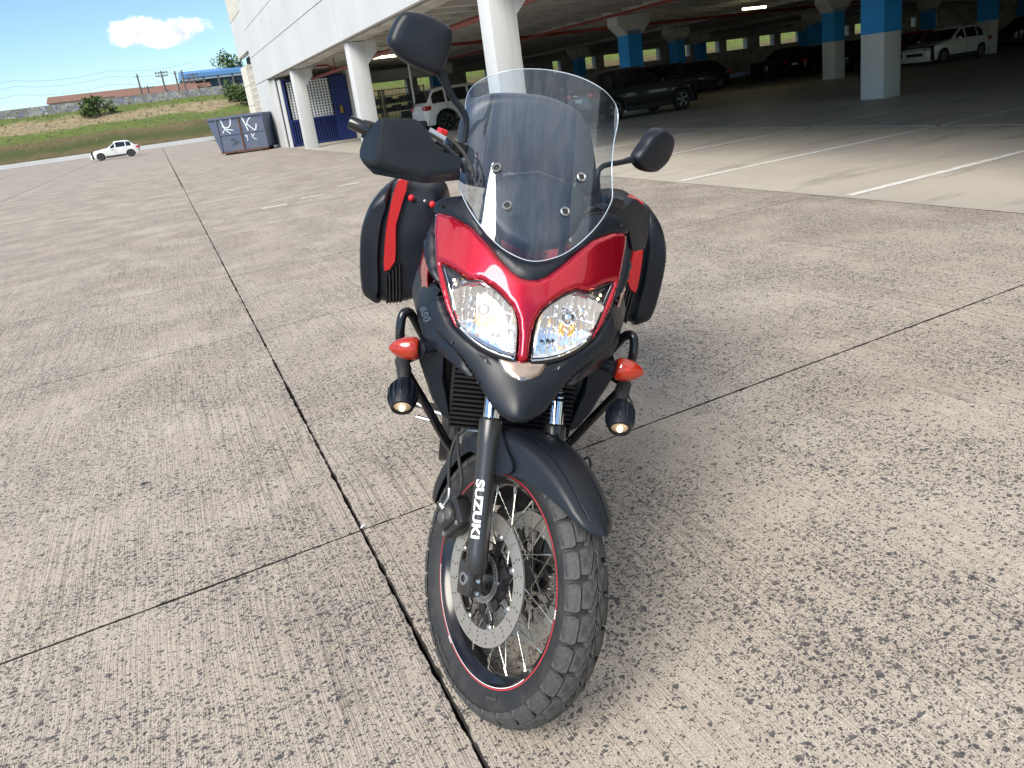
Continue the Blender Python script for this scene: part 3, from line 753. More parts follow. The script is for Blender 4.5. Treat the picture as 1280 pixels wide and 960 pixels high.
p = atY(120, 128, 124); tree(p.x, 124, 4.6, 3.4, 2.6, 'lone shrub on the grass bank left of the white hatchback', 600, 12)
# ---------------------------------------------------------------- waste container
M_cont = mat('container_blue', (.075, .10, .165), .6, var=(1.8, (.12, .12, .15), .45, .7), bump=(8, .3, .02)); M_rust = mat('rust', (.14, .055, .03), .85, var=(12, (.06, .04, .035), .4, .7))
M_spray = mat('spray_paint', (.62, .70, .76), .6)
A_ = V((2.86, 41.2, 0)); B_ = V((5.15, 40.2, 0)); ang = atan2(B_.y-A_.y, B_.x-A_.x); Lc = (B_-A_).length
ct = empty('waste_container', 'weathered blue grey steel waste container with white graffiti beside the end pier', 'container', A_, ang)
H = 1.92; D_ = 1.7
g = G().prism([(0, .16), (Lc, .16), (Lc+.0, H), (-.34, H), (-.34, H-.25)], (0, 0, 0), (1, 0, 0), (0, 0, 1), (0, 1, 0), 0, .05)
g.prism([(0, .16), (Lc, .16), (Lc, H), (-.34, H), (-.34, H-.25)], (0, D_, 0), (1, 0, 0), (0, 0, 1), (0, 1, 0), -.05, 0)
g.box((Lc-.05, .05, .16), (Lc, D_-.05, H)).box((.0, .05, .16), (Lc, D_-.05, .22))
g.add([(-.3, .05, H-.02), (-.3, D_-.05, H-.02), (.03, D_-.05, .18), (.03, .05, .18)], [(0, 1, 2, 3)])
g.build('body', M_cont, ct)
for x in (.03, Lc*.5-.04, Lc-.09): G().bbox((x, -.05, .08), (x+.08, 0, H-.02), .008).build('upright', M_rust if x > .5 and x < 2 else M_cont, ct)
G().bbox((-.36, -.07, H-.1), (Lc+.04, .02, H+.02), .01).build('top_rail', M_cont, ct)
G().bbox((.1, -.035, 1.0), (Lc-.1, -.001, 1.06), .008).build('mid_rail', M_cont, ct)
G().bbox((.0, -.06, .08), (Lc, .0, .17), .008).build('bottom_rail', M_rust, ct)
for x in (.15, Lc-.4): G().bbox((x, .1, 0), (x+.2, D_-.1, .16), .01).build('skid', M_rust, ct)
def stroke(pts, w, name='graffiti'):
    pts = cat([(a, c) for a, c in pts], sub=5) if len(pts) > 2 else pts
    vs = []
    for i, p in enumerate(pts):
        q0, q1 = pts[max(i-1, 0)], pts[min(i+1, len(pts)-1)]; dx, dz = q1[0]-q0[0], q1[1]-q0[1]; l = hypot(dx, dz) or 1
        vs += [(p[0]-dz/l*w, -.012, p[1]+dx/l*w), (p[0]+dz/l*w, -.012, p[1]-dx/l*w)]
    return G().add(vs, [(2*i, 2*i+1, 2*i+3, 2*i+2) for i in range(len(pts)-1)])
gg = G()
for pts, w in (([(.32, 1.80), (.42, 1.45), (.62, 1.38), (.78, 1.55), (.83, 1.84)], .028), ([(.34, 1.5), (.56, 1.2), (.70, 1.04)], .025), ([(.28, 1.12), (.45, 1.30), (.62, 1.28), (.86, 1.22)], .022),
               ([(1.42, 1.84), (1.52, 1.5), (1.62, 1.1)], .03), ([(1.56, 1.35), (1.72, 1.62), (1.86, 1.74)], .028), ([(1.62, 1.45), (1.82, 1.22), (2.0, 1.10), (2.1, 1.4)], .028),
               ([(1.40, .92), (1.50, .72), (1.47, .60)], .018), ([(1.5, .9), (1.5, .72)], .018), ([(1.75, .95), (1.78, .72), (1.95, .62)], .018), ([(1.78, .78), (1.9, .92)], .018)):
    stroke(pts, w).build('graffiti', M_spray, ct)
g = G()
for k in range(26): x, z = rj.uniform(.45, 1.0), rj.uniform(.45, .75); g.add([(x, -.004, z), (x+rj.uniform(.02, .12), -.004, z+rj.uniform(-.02, .03)), (x+.03, -.004, z+rj.uniform(.02, .09))], [(0, 1, 2)])
g.build('scorch_mark', M_dark, ct)
# metal trolleys stacked with crates behind the third column
M_gal = mat('galvanised', (.30, .30, .28), .5, .7); M_grey = mat('grey_crate', (.10, .105, .105), .6)
for i, (x0, y0, lab) in enumerate(((10.15, 38.4, 'tall wire trolley against the core wall seen left of the raised mirror stem'), (11.5, 39.3, 'wide metal storage rack with dark crates left of the white car'))):
    t = empty('storage_rack', lab, 'rack', (x0, y0, 0), group='metal racks behind the white columns'); w = 1.0 if i == 0 else 2.3
    for a in (0, w):
        for d in (0, .7): G().bbox((a-.03, d-.03, 0), (a+.03, d+.03, 2.25), .004).build('post', M_gal, t)
    for z in (.2, .62, 1.04, 1.46, 1.88, 2.2): G().bbox((0, 0, z), (w, .7, z+.035), .004).build('shelf', M_gal, t)
    for z in (.24, .66, 1.08, 1.5):
        for q in range(2 if i == 0 else 5): 
            if rj.random() < .85: G().bbox((.06+q*.45, -.02, z), (.44+q*.45, .6, z+rj.uniform(.2, .34)), .01).build('crate', M_grey, t)
    for q in range(6 if i == 0 else 12): G().tube([(w*(q+.5)/(6 if i == 0 else 12), -.01, .1), (w*(q+.5)/(6 if i == 0 else 12), -.01, 2.2)], .008, 4).build('wire', M_gal, t)
bol = empty('striped_post', 'slim white post with dark bands standing left of the white car', 'post', (11.35, 33.9, 0))
G().tube([(0, 0, 0), (0, 0, 1.0)], .07, 12).build('dark_sleeve', M_grey, bol, 60)
G().tube([(0, 0, 1.0), (0, 0, 3.4)], .06, 12).build('white_tube', M_white, bol, 60)
for z in (.35, .62, .9): G().lathe([(.071, z), (.075, z+.02), (.075, z+.09), (.071, z+.11)], seg=12).build('white_band', M_white, bol, 60)
# ================================================================ MOTORCYCLE
LEAN, HEAD, STEER, RAKE = radians(13.8), radians(-115.37), radians(33.07), radians(26)
moto = empty('motorcycle', 'red and black touring motorcycle with clear windscreen and panniers, leaning on its side stand', 'motorcycle', (.4236, 1.4719, -.009))
Mb = Matrix.Translation((.4236, 1.4719, -.009)) @ Matrix.Rotation(HEAD, 4, 'Z') @ Matrix.Rotation(-LEAN, 4, 'X')
moto.rotation_euler = Mb.to_euler()
Sax = V((-sin(RAKE), 0, cos(RAKE))); S0 = V((.110, 0, 0))
Ms = Matrix.Translation(S0) @ Matrix.Rotation(STEER, 4, Sax) @ Matrix.Translation(-S0)
Mbi = Mb.inverted(); Msi = Ms.inverted()
def rayB(u, v): return Mbi @ CAM, (Mbi.to_3x3() @ pixray(u, v))
def bX(u, v, x): o, d = rayB(u, v); return o+d*((x-o.x)/d.x)
def bY(u, v, y): o, d = rayB(u, v); return o+d*((y-o.y)/d.y)
def bF(u, v, fn):
    """point of the surface x = fn(y, z) seen at a photo pixel, in the motorcycle's own axes"""
    p = bX(u, v, -.1)
    for _ in range(14): p = bX(u, v, fn(p.y, p.z))
    return p
def sX(u, v, x): o, d = rayB(u, v); o = Msi @ o; d = Msi.to_3x3() @ d; return o+d*((x-o.x)/d.x)
def sY(u, v, y): o, d = rayB(u, v); o = Msi @ o; d = Msi.to_3x3() @ d; return o+d*((y-o.y)/d.y)
def lut(tab, x):
    if x <= tab[0][0]: return tab[0][1]
    for (a, fa), (b, fb) in zip(tab, tab[1:]):
        if x <= b:
            t = (x-a)/(b-a); return fa+(fb-fa)*t
    return tab[-1][1]
def smooth_lut(tab, w=.02):
    return lambda x: (lut(tab, x-w)+lut(tab, x-w/2)+lut(tab, x)+lut(tab, x+w/2)+lut(tab, x+w))/5
nx0 = smooth_lut([(.6, .05), (.70, .05), (.76, .045), (.87, .0), (.93, -.03), (1.0, -.065), (1.06, -.105), (1.12, -.15), (1.2, -.205), (1.3, -.27)])
def nose(y, z): return nx0(z)-2.2*y*y
kx0 = smooth_lut([(.68, .055), (.74, .078), (.78, .075), (.87, .035), (.95, .0)])
def beakf(y, z): return kx0(z)-.75*(sqrt(y*y+.0004)-.02)-1.0*y*y
def wsf(y, z): return -.138-.63*(z-1.10)-1.0*y*y-.26*.012*math.log(1+math.exp(min(60, (abs(y)-.120)/.012)))-5.5*max(0, abs(y)-.12)**2
def offs(fn, o): return lambda y, z: fn(y, z)+o
def surf(fn, o=0):
    def f(y, z):
        e = .003; x = fn(y, z)+o; N = V((1, -(fn(y+e, z)-fn(y-e, z))/(2*e), -(fn(y, z+e)-fn(y, z-e))/(2*e))).normalized()
        return V((x, y, z)), N
    return f
def half(pxs, fn, mir=True, centre=()):
    """image-left outline pixels -> (y,z) loop, mirrored about the motorcycle's midplane"""
    pts = []
    for i, (u, v) in enumerate(pxs):
        p = bF(u, v, fn); pts.append((0.0 if i in centre else p.y, p.z))
    if not mir: return pts
    return pts+[(-y, z) for y, z in reversed(pts) if abs(y) > 1e-4]
def sheet(name, loop, fn, o, m, parent, step=.008, rnd=.008, th=.003, smooth=60, rdepth=None, flat=False):
    vs, fs = fill([V(p) for p in loop], step, surf(fn, o), rnd, rdepth)
    if th: vs, fs = thicken(vs, fs, th)
    return mk(name, vs, fs, m, parent, None if flat else smooth)
# materials
def plastic_hook(m, nt, b, N):
    co = N('ShaderNodeTexCoord'); v = N('ShaderNodeTexVoronoi'); v.inputs['Scale'].default_value = 900; nt.links.new(co.outputs['Object'], v.inputs['Vector'])
    bp = N('ShaderNodeBump'); bp.inputs['Strength'].default_value = .05; bp.inputs['Distance'].default_value = .0008; nt.links.new(v.outputs['Distance'], bp.inputs['Height']); nt.links.new(bp.outputs[0], b.inputs['Normal'])
M_pl = mat('black_plastic', (.0050, .0080, .0145), .40, spec=.42, var=(9, (.010, .013, .019), .45, .8), hook=plastic_hook)
M_plg = mat('gloss_black', (.010, .010, .012), .18, spec=.6)
M_rub = mat('rubber', (.020, .021, .023), .62, spec=.4, var=(30, (.045, .042, .038), .45, .75))
M_tread = mat('tread_rubber', (.036, .038, .041), .62, spec=.4, var=(45, (.105, .10, .09), .42, .72), bump=(160, .25, .001))
M_groove = mat('tyre_groove', (.008, .008, .008), .9)
def red_hook(m, nt, b, N):
    co = N('ShaderNodeTexCoord'); v = N('ShaderNodeTexVoronoi'); v.inputs['Scale'].default_value = 1600; nt.links.new(co.outputs['Object'], v.inputs['Vector'])
    bp = N('ShaderNodeBump'); bp.inputs['Strength'].default_value = .10; bp.inputs['Distance'].default_value = .0004; nt.links.new(v.outputs['Color'], bp.inputs['Height']); nt.links.new(bp.outputs[0], b.inputs['Normal'])
M_red = mat('candy_red', (.50, .002, .022), .24, .72, coat=1, coatr=.02, hook=red_hook)
M_refl = mat('reflector_red', (.52, .003, .010), .25, .3, coat=1)
M_chr = mat('chrome', (.80, .80, .80), .07, 1)
M_alu = mat('aluminium', (.55, .55, .55), .32, 1, var=(40, (.38, .38, .38), .4, .7))
M_steel = mat('disc_steel', (.55, .52, .48), .38, .85, var=(60, (.42, .39, .35), .4, .7))
M_spoke = mat('spoke_steel', (.60, .58, .52), .25, 1)
M_dmet = mat('dark_metal', (.035, .035, .037), .4, .4)
M_amb = mat('amber_lens', (.56, .030, .006), .12, coat=1, trans=.40, bump=(170, .5, .0015))
M_fogl = mat('fog_lens', (.92, .78, .60), .16, .9, coat=1, bump=(150, .8, .003), emis=(1, .66, .38), estr=.18)  # faint glow added for the warm sun the lens reflects
M_glow = mat('fog_core', (1, .88, .72), .1, .3, coat=1, emis=(1, .80, .58), estr=.9)  # glowing core added to brighten the fog lens
M_refm = mat('reflector_mirror', (.95, .95, .95), .10, .9)
M_refb = mat('bulb_amber', (.85, .50, .14), .12, .75, coat=1, emis=(1, .55, .15), estr=.10)
M_pos = mat('position_lamp', (1, .8, .5), .3, emis=(1, .66, .30), estr=5)
M_lens = glassmat('clear_lens', (.97, .98, 1), .0, 1.45)
M_ws = glassmat('windscreen_acrylic', (.90, .94, .97), .0, 1.50, dust_veil=.008, gain=1.9)
M_wse = mat('acrylic_edge_highlight', (.55, .62, .70), .12, .1, coat=1)  # pale colour carries the highlight along the screen's polished edge
M_stripe = mat('rim_stripe_red', (.42, .02, .035), .35, coat=.5)
M_decal = mat('white_decal', (.78, .78, .76), .5)
M_outl = mat('grey_decal', (.13, .16, .20), .5)
M_mir = mat('mirror_glass', (.85, .87, .9), .02, 1)
M_redb = mat('red_button', (.65, .02, .03), .35)
M_seat = mat('seat_vinyl', (.02, .02, .02), .6)
M_cfib = mat('fender_black', (.009, .012, .018), .42, spec=.42, coat=.05, coatr=.25)
M_fork = mat('fork_black', (.022, .022, .023), .34, spec=.6, coat=.2, coatr=.2)

# ---------------------------------------------------------------- nose
px_red = [(662.5, 347), (653, 345.3), (640.6, 337.5), (625, 322), (606, 300), (587.5, 281), (562.5, 267.2), (548, 263.5), (541.5, 266), (540.3, 287.5), (542, 325), (547, 356), (554.7, 384), (565.6, 406), (575, 416.5),
          (570.5, 401), (562.5, 377), (556.0, 350), (551.0, 329), (564.4, 335), (577.5, 343.5), (585, 348.5), (600, 348.5), (615, 356.5), (628, 367.6), (640, 381), (646.5, 396), (648.5, 413.7), (648, 432.5), (646, 448), (652, 452)]
loop = half(px_red, nose, centre=(0, 30))
cowl = sheet('front_cowl', loop, nose, .004, M_red, moto, .0062, .011, .0025, 75, .012)
px_lamp = [(552.7, 331.3), (564.4, 337.5), (577.5, 346.5), (585, 351.5), (600, 351.3), (614, 359.6), (627, 370.8), (638.6, 384), (644.4, 397.5), (645.6, 414), (644.6, 432), (643, 447), (624.4, 442.2), (605.6, 433.8), (588.7, 422.4), (576, 409.4), (568.4, 395), (564.6, 377), (558.9, 352)]
lamp_r = half(px_lamp, nose, False); lamp_l = [(-y, z) for y, z in lamp_r]
px_bowl = [(568, 354), (577.5, 352), (588, 353), (600, 353.5), (613, 361.5), (625.5, 372.5), (636.5, 385.5), (642, 398.5), (643, 414), (642, 431), (640.5, 444), (624.4, 439), (606.6, 430.8), (590, 419.4), (578, 407.4), (571.4, 395), (568.6, 377)]
bowl_r = half(px_bowl, nose, False)
nd = G(); 
def shell_off(y, z): return nose(y, z)
px_shell = [(662, 352), (640.6, 341), (606, 304), (563, 270), (544, 268), (543, 287.5), (545, 325), (550, 356), (557.7, 384), (568.6, 406), (579, 417), (590, 428), (606, 439), (624.4, 449), (650, 455)]
sheet('lamp_housing', half(px_shell, nose, centre=(0, 14)), nose, -.075, M_dark, moto, .012, 0, .002)
import itertools
rf = random.Random(11)
facet_cache = {}
for sgn, lp, bl in ((1, lamp_r, bowl_r), (-1, lamp_l, [(-y, z) for y, z in bowl_r])):
    lens = sheet('headlight', lp, nose, -.002, M_lens, moto, .009, .012, 0, 60, .006)
    # bright border strip and corner lamp behind the lens
    cy = sum(p[0] for p in bl)/len(bl); cz = sum(p[1] for p in bl)/len(bl)
    bulb = V((-.13, cy+(-.004 if sgn == 1 else .004), cz-.006))
    def refl(y, z, sgn=sgn, cy=cy, cz=cz):
        w, h = .0130, .0300
        i, j = math.floor((y-cy)/w), math.floor((z-cz)/h); k = (i, j, sgn)
        if k not in facet_cache: facet_cache[k] = (rf.uniform(-.34, .34), rf.uniform(-.06, .12))
        ty, tz = facet_cache[k]; yc, zc = (i+.5)*w, (j+.5)*h
        rr_ = (yc*yc+zc*zc)/(.085**2)
        loc = (y-cy-yc); bulge = -.35*(1-(2*loc/w)**2)*w*.5
        return V((nose(cy, cz)-.050+.036*min(1.6, rr_)+ty*loc+tz*(z-cz-zc)+bulge*.6, y, z)), V((1, 0, 0))
    vs, fs = fill([V(p) for p in bl], .0026, refl)
    mk('reflector', vs, fs, M_refm, lens)
    # collar between bowl rim and lens edge
    n = 60
    def resamp(lp_, n):
        P = [V(p) for p in lp_]; L_ = [0]
        for a, b_ in zip(P, P[1:]+P[:1]): L_.append(L_[-1]+(b_-a).length)
        out = []
        for k in range(n):
            s_ = L_[-1]*k/n; i = max(q for q in range(len(P)) if L_[q] <= s_+1e-9); t = (s_-L_[i])/((L_[i+1]-L_[i]) or 1); out.append(P[i].lerp(P[(i+1) % len(P)], t))
        return out
    P = resamp(lp, 90)
    def nearest(p): return min((V(q) for q in resamp(bl, 120)), key=lambda q: (q-p).length)
    bl_s = resamp(bl, 140)
    r0, r1, r2 = [], [], []
    for p in P:
        q = min(bl_s, key=lambda q: (q-p).length)
        r0.append((nose(p.x, p.y)-.009, p.x, p.y)); r1.append((nose(q.x, q.y)-.016, q.x, q.y)); r2.append((refl(q.x, q.y)[0].x-.002, q.x, q.y))
    G().grid([r0, r1], True).build('lamp_surround', M_refm, lens, 30)
    G().grid([r1, r2], True).build('bowl_wall', M_refm, lens)
    # bulb with amber shroud
    bx_ = nose(cy, cz)-.045
    G().lathe([(.0180, 0), (.0205, .008), (.0205, .018), (.0165, .022), (.0140, .019), (.0130, .010)], (bx_, bulb.y, bulb.z+.010), (1, 0, .1), 20).build('bulb_ring', M_chr, lens, 50)
    G().lathe([(.0, .026), (.008, .024), (.011, .016), (.011, .0)], (bx_, bulb.y, bulb.z+.010), (1, 0, .1), 16).build('bulb_cap', M_refm, lens, 50)
    for a in (-1, 1): G().tube([(bx_+.008, bulb.y+a*.012, bulb.z-.006), (bx_+.016, bulb.y+a*.013, bulb.z-.018), (bx_+.016, bulb.y+a*.007, bulb.z-.034)], [.006, .0065, .005], 8, 4).build('bulb_shroud', M_refb, lens, 60)
    cpx = [(553.6, 333), (563, 338.6), (573, 345.8), (577, 350), (570, 353.5), (565.5, 358), (562.5, 366), (559.5, 352)]
    cl_p = half(cpx, nose, False); cl_p = cl_p if sgn == 1 else [(-y, z) for y, z in cl_p]
    sheet('corner_mask', cl_p, nose, -.0065, M_plg, lens, .008, .002, .001)
    q = bF(567.5, 351, nose); G().ball((q.x-.007, q.y if sgn == 1 else -q.y, q.z), .0036).build('position_bulb', M_pos, lens, 60)
    # black and chrome rims along the lower edge
    low = [bF(u, v, nose) for u, v in ((552.7, 331.3), (558.9, 352), (564.6, 377), (568.4, 395), (576, 409.4), (588.7, 422.8), (605.6, 434.6), (624.4, 443.2), (643, 448.5))]
    if sgn == -1: low = [V((p.x, -p.y, p.z)) for p in low]
    G().tube([p+V((-.002, 0, -.0015)) for p in low[4:]], .0030, 6, 4).build('chrome_rim', M_chr, lens, 60)
    G().tube([p+V((-.002, 0, -.006)) for p in low], [.002, .003, .003, .004, .0055, .006, .006, .006, .006], 6, 4).build('black_rim', M_plg, lens, 60)
    up = [bF(u, v, nose) for u, v in px_lamp[:12]]
    if sgn == -1: up = [V((p.x, -p.y, p.z)) for p in up]
    G().tube([p+V((-.002, 0, .0005)) for p in up], .0022, 6, 3).build('gasket', M_plg, lens, 60)
# shoulder trim between cowl and windscreen
px_sh = [(663, 352), (640, 341), (624, 325), (605, 303), (586, 284), (562, 270), (545, 267), (539, 264), (542.5, 252), (555, 246), (577, 243.5), (590, 262), (604, 290), (622, 308), (645, 322), (668, 327)]
sheet('screen_base', half(px_sh, nose, centre=(0, 15)), nose, -.006, M_pl, moto, .010, .008, .003, 60, .006)
px_tr = [(546, 250), (536, 277), (526, 302), (525.5, 320), (531, 338), (541, 353), (546, 358), (543, 325), (541.5, 287), (542, 262)]
for s_ in (0, 1):
    lp = half(px_tr, nose, False); lp = [(-y, z) for y, z in lp] if s_ else lp
    o = sheet('side_trim', lp, nose, -.012, M_pl, moto, .009, .010, .004, 60, .012)
# beak with its two keels
px_bk = [(650, 452), (640, 449.5), (624, 446), (605.6, 437.5), (588.7, 426), (578, 417), (566, 407), (556, 389), (548.5, 368), (541, 370), (534, 382), (533, 396), (541, 414), (556, 428), (570, 443), (580, 456), (590, 471), (600, 490), (609, 505), (620, 518), (632, 527), (646.5, 529.5)]
def bk2(y, z):
    a, b_ = beakf(y, z), nose(y, z)-.006; t = min(1, max(0, (z-.80)/.10)); t = t*t*(3-2*t)
    return a*(1-t)+b_*t
beak = sheet('beak', half(px_bk, bk2, centre=(0, 21)), bk2, .0, M_pl, moto, .0075, .014, .004, 50, .012)
for s_ in (1, -1):   # air slots
    c_ = bF(603.5, 451, bk2)
    q = [bF(u, v, bk2) for u, v in ((596, 441), (608, 446), (615, 457), (604, 451))]
    vs = [V((p.x+.0012, p.y*s_, p.z)) for p in q]; vs += [v+V((-.006, 0, 0)) for v in vs]
    G().add(vs, [(0, 1, 2, 3), (4, 5, 6, 7), (0, 1, 5, 4), (1, 2, 6, 5), (2, 3, 7, 6), (3, 0, 4, 7)]).build('air_slot', M_dark, beak)
    G().tube([V((p.x, p.y*s_, p.z)) for p in (bF(606, 449, offs(bk2, .003)), bF(607, 453, offs(bk2, .003)))], .0012, 6).build('slot_pin', M_chr, beak)
px_dm = [(650, 450.5), (640, 448.5), (622, 445), (624.5, 454), (629, 463), (638, 469.5), (647.5, 475)]
sheet('nose_badge', half(px_dm, bk2, centre=(0, 6)), bk2, .0045, mat('badge_metal', (.52, .40, .32), .22, 1), moto, .005, .006, .002, 60, .004)
# side fairings that carry the number outline
px_sf = [(548, 362), (541, 354), (532, 352), (524, 360), (517.5, 376), (520, 398), (527, 420), (539, 434), (553, 446), (568, 458), (584, 470), (590, 470), (578, 452), (566, 436), (553, 424), (540, 410), (536, 394), (538, 380)]
sff = lambda y, z: nose(y, z)-.020-.9*max(0, abs(y)-.14)
for s_ in (1, -1):
    lp = half(px_sf, sff, False); lp = [(y*s_, z) for y, z in lp]
    sf = sheet('side_fairing', lp, sff, 0, M_pl, moto, .009, .006, .004, 60, .005)
    # backwards run of the fairing along the tank
    edge = [bF(u, v, sff) for u, v in ((533, 345), (524, 360), (517.5, 376), (520, 398), (527, 420), (539, 434))]
    rows = []
    for t, xb, yo, zo in ((0, 0, 0, 0), (.3, -.10, -.018, .004), (.6, -.24, -.022, .012), (1, -.42, .02, .03)):
        rows.append([V((p.x-.004+xb*(1 if t else 1), (p.y+yo+(.006 if t == 0 else 0))*s_, p.z+zo+(p.z-.95)*t*-.15)) for p in edge])
    vs, fs = thicken(*(lambda g: (g.v, g.f))(G().grid([cat([tuple(p) for p in r], sub=4) for r in rows])), .003)
    mk('fairing_flank', vs, fs, M_pl, sf, 60)
    # "650" outline lettering
    if s_ == 1:
        tv, tf = refine(*textgeo('650', .052, .0003, .0016, 1.0, 1.05), 4); iv, if_ = refine(*textgeo('650', .052, .0004, -.0006, 1.0, 1.05), 4)
        base = bF(531, 393, sff); ax = (bF(537.5, 412, sff)-bF(524.5, 374, sff)).normalized(); 
        up_ = V((1, 0, 0)).cross(ax).normalized()
        def put(v, dz):
            q = base+ax*v.x*.72+up_*v.y*.66; return V((sff(q.y, q.z)+dz+v.z, q.y, q.z))
        mk('number_outline', [put(v, .0016) for v in tv], tf, M_outl, sf)
        mk('number_fill', [put(v, .0024) for v in iv], if_, M_pl, sf)
for (u, v, fn_, r_) in ((543.5, 352, nose, .0032), (549, 372, nose, .0030), (566, 428, bk2, .0034), (598, 478, bk2, .0030), (553, 258, nose, .0034)):
    for s_ in (1, -1):
        q = bF(u, v, fn_); q = V((q.x, q.y*s_, q.z)); nr = surf(fn_)(q.y, q.z)[1]
        G().lathe([(0, .004), (r_*.45, .004), (r_*.5, .0028), (r_, .0032), (r_*1.15, .001), (r_*1.15, -.006)], q, nr, 12).build('panel_screw', M_dmet, cowl, 50)
# ---------------------------------------------------------------- windscreen
px_ws = [(677, 86.6), (655, 86.4), (633, 89), (612, 95), (596, 104), (586, 115), (582, 132), (583.5, 155), (581.5, 185), (577, 207), (573.3, 225.6), (577, 240), (583, 254), (594, 272), (607, 289), (620, 303), (633, 313), (650, 321.5), (671, 326)]
wl_ = half(px_ws, wsf, centre=(0, 18)); wl_ = cat([tuple(p) for p in wl_], sub=3, closed=True)
wsc = sheet('windscreen', wl_, wsf, .010, M_ws, moto, .012, .0, .0035, 60)
G().tube([V((wsf(y, z)+.009, y, z)) for y, z in wl_+wl_[:1]], .0013, 6, 0, False).build('edge_highlight', M_wse, wsc, 60)
# moulded light-catching ridges of the screen
for s_ in (1, -1):
    rd = [(.118, 1.50), (.122, 1.42), (.116, 1.34), (.100, 1.275)]
for (u, v) in ((621, 210), (634, 257)):
    for s_ in (1, -1):
        q = bF(u, v, offs(wsf, .014)); q = V((q.x, q.y*s_, q.z)); nrm = surf(wsf)(q.y, q.z)[1]
        gm = G().lathe([(.0062, .0), (.0105, .001), (.0122, .004), (.0118, .007), (.0092, .0085), (.0070, .007), (.0066, .001)], q-nrm*.002, nrm, 20).build('screen_grommet', M_alu, moto, 60)
        G().lathe([(.0, .0045), (.004, .0045), (.0062, .003), (.0066, .0)], q-nrm*.002, nrm, 14).build('screen_screw', M_rub, gm, 50)
px_in = [(671, 210.5), (652, 213.5), (630, 217), (614, 219), (603, 228), (597, 245), (601, 262), (612, 284), (630, 303), (668, 320)]
inner = sheet('instrument_cowl', half(px_in, wsf, centre=(0, 10)), wsf, -.040, M_pl, moto, .012, .02, .003, 60, .02)
G().bbox((-.42, -.09, 1.14), (-.33, .09, 1.27), .02).build('instrument_box', M_plg, moto, 50)
for s_ in (1, -1):
    G().tube([(-.24, .075*s_, 1.04), (-.27, .085*s_, 1.15), (-.30, .098*s_, 1.27)], .009, 8, 4).build('screen_stay', M_dmet, moto, 60)
# ---------------------------------------------------------------- indicators, fog lamps, crash bars
for s_ in (1, -1):
    a = bX(523, 436, -.20); b_ = bX(484, 434, -.205); a = V((a.x, -abs(a.y)*s_, a.z)); b_ = V((b_.x, -abs(b_.y)*s_, b_.z)); L_ = (b_-a).length; axd = (b_-a).normalized()
    gi = G().lathe([(.0, -.001), (.024, -.001), (.029, .004), (.0305, .018), (.0290, .034), (.0235, .050), (.0155, .064), (.007, .073), (.0, .0765)], (0, 0, 0), axd, 28)
    gi.xf(lambda v: V((v.x*.85, v.y, v.z))+a); sg = gi.build('turn_signal', M_amb, moto, 40)
    G().tube([V((a.x-.05, -.17*-s_ if False else (-.165*s_), a.z+.004)), a+V((-.006, .0, 0)), a+axd*.002], [.017, .0145, .022], 14).build('stalk', M_pl, sg, 50)
    G().ball(a+axd*.03+V((-.004, 0, 0)), (.013, .016, .013)).build('bulb', M_refb, sg, 60)
    pth = [(533, 428, -.37), (521, 405, -.35), (514, 393, -.335), (507, 390, -.32), (502, 398, -.31), (500, 420, -.30), (502, 452, -.30), (514, 475, -.31), (530, 502, -.33), (550, 538, -.36), (566, 562, -.40), (590, 572, -.47)]
    P = [bX(*q) for q in pth]; P = [V((p.x, p.y*s_, p.z)) for p in P]
    cb = G().tube(P, .0125, 12, 5).build('crash_bar', M_plg, moto, 60)
    G().tube([V((P[6].x, P[6].y, P[6].z)), V((P[6].x-.15, P[6].y*.6, P[6].z+.02)), V((P[6].x-.3, P[6].y*.5, P[6].z))], .0125, 10, 4).build('cross_tube', M_plg, cb, 60)
    c0 = bX(502.5, 510, -.16); c1 = bX(504.5, 478, -.235); c0.y *= s_; c1.y *= s_
    axd = (c0-c1).normalized(); Lb = (c0-c1).length
    fl = G().lathe([(.0, 0), (.022, .0), (.030, .010), (.0345, .030), (.036, Lb*.62), (.0325, Lb*.86), (.0285, Lb), (.0255, Lb+.001), (.0245, Lb-.008)], c1, axd, 28).build('fog_lamp', M_pl, moto, 40)
    X_ = axd.orthogonal().normalized(); Y_ = axd.cross(X_)
    for k in range(14):
        an = 2*pi*k/14; d = X_*cos(an)+Y_*sin(an); t_ = axd.cross(d)
        G().prism([(.006, .0275), (Lb*.3, .0385), (Lb*.66, .0395), (Lb*.84, .0345), (Lb*.84, .031), (.006, .024)], c1, axd, d, t_, -.0022, .0022).build('cooling_fin', M_pl, fl)
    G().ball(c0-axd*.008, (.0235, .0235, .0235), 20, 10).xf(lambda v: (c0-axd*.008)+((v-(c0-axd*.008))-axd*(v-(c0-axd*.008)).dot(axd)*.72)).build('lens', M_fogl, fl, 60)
    G().ball(c0+axd*.001, (.0085, .0085, .0085), 14, 8).xf(lambda v: v).build('glow_core', M_glow, fl, 60)
    G().lathe([(.0238, -.004), (.0262, .0), (.0262, .004), (.0235, .005)], c0-axd*.004, axd, 26).build('bezel', M_plg, fl, 60)
    # clamp and bracket up to the bar
    up_ = bX(505, 462, -.26); up_.y *= s_
    G().tube([c1+axd*.012+V((0, 0, .006)), up_, V((P[6].x, P[6].y, P[6].z))], [.014, .020, .019], 12, 3).build('clamp', M_rub, fl, 50)
    G().tube([up_+V((.012, .012, 0)), up_+V((.020, .03, -.03)), c1+V((.01, .03, -.01)), c1+V((0, .01, 0))], .0028, 6, 5).build('cable', M_rub, fl, 60)
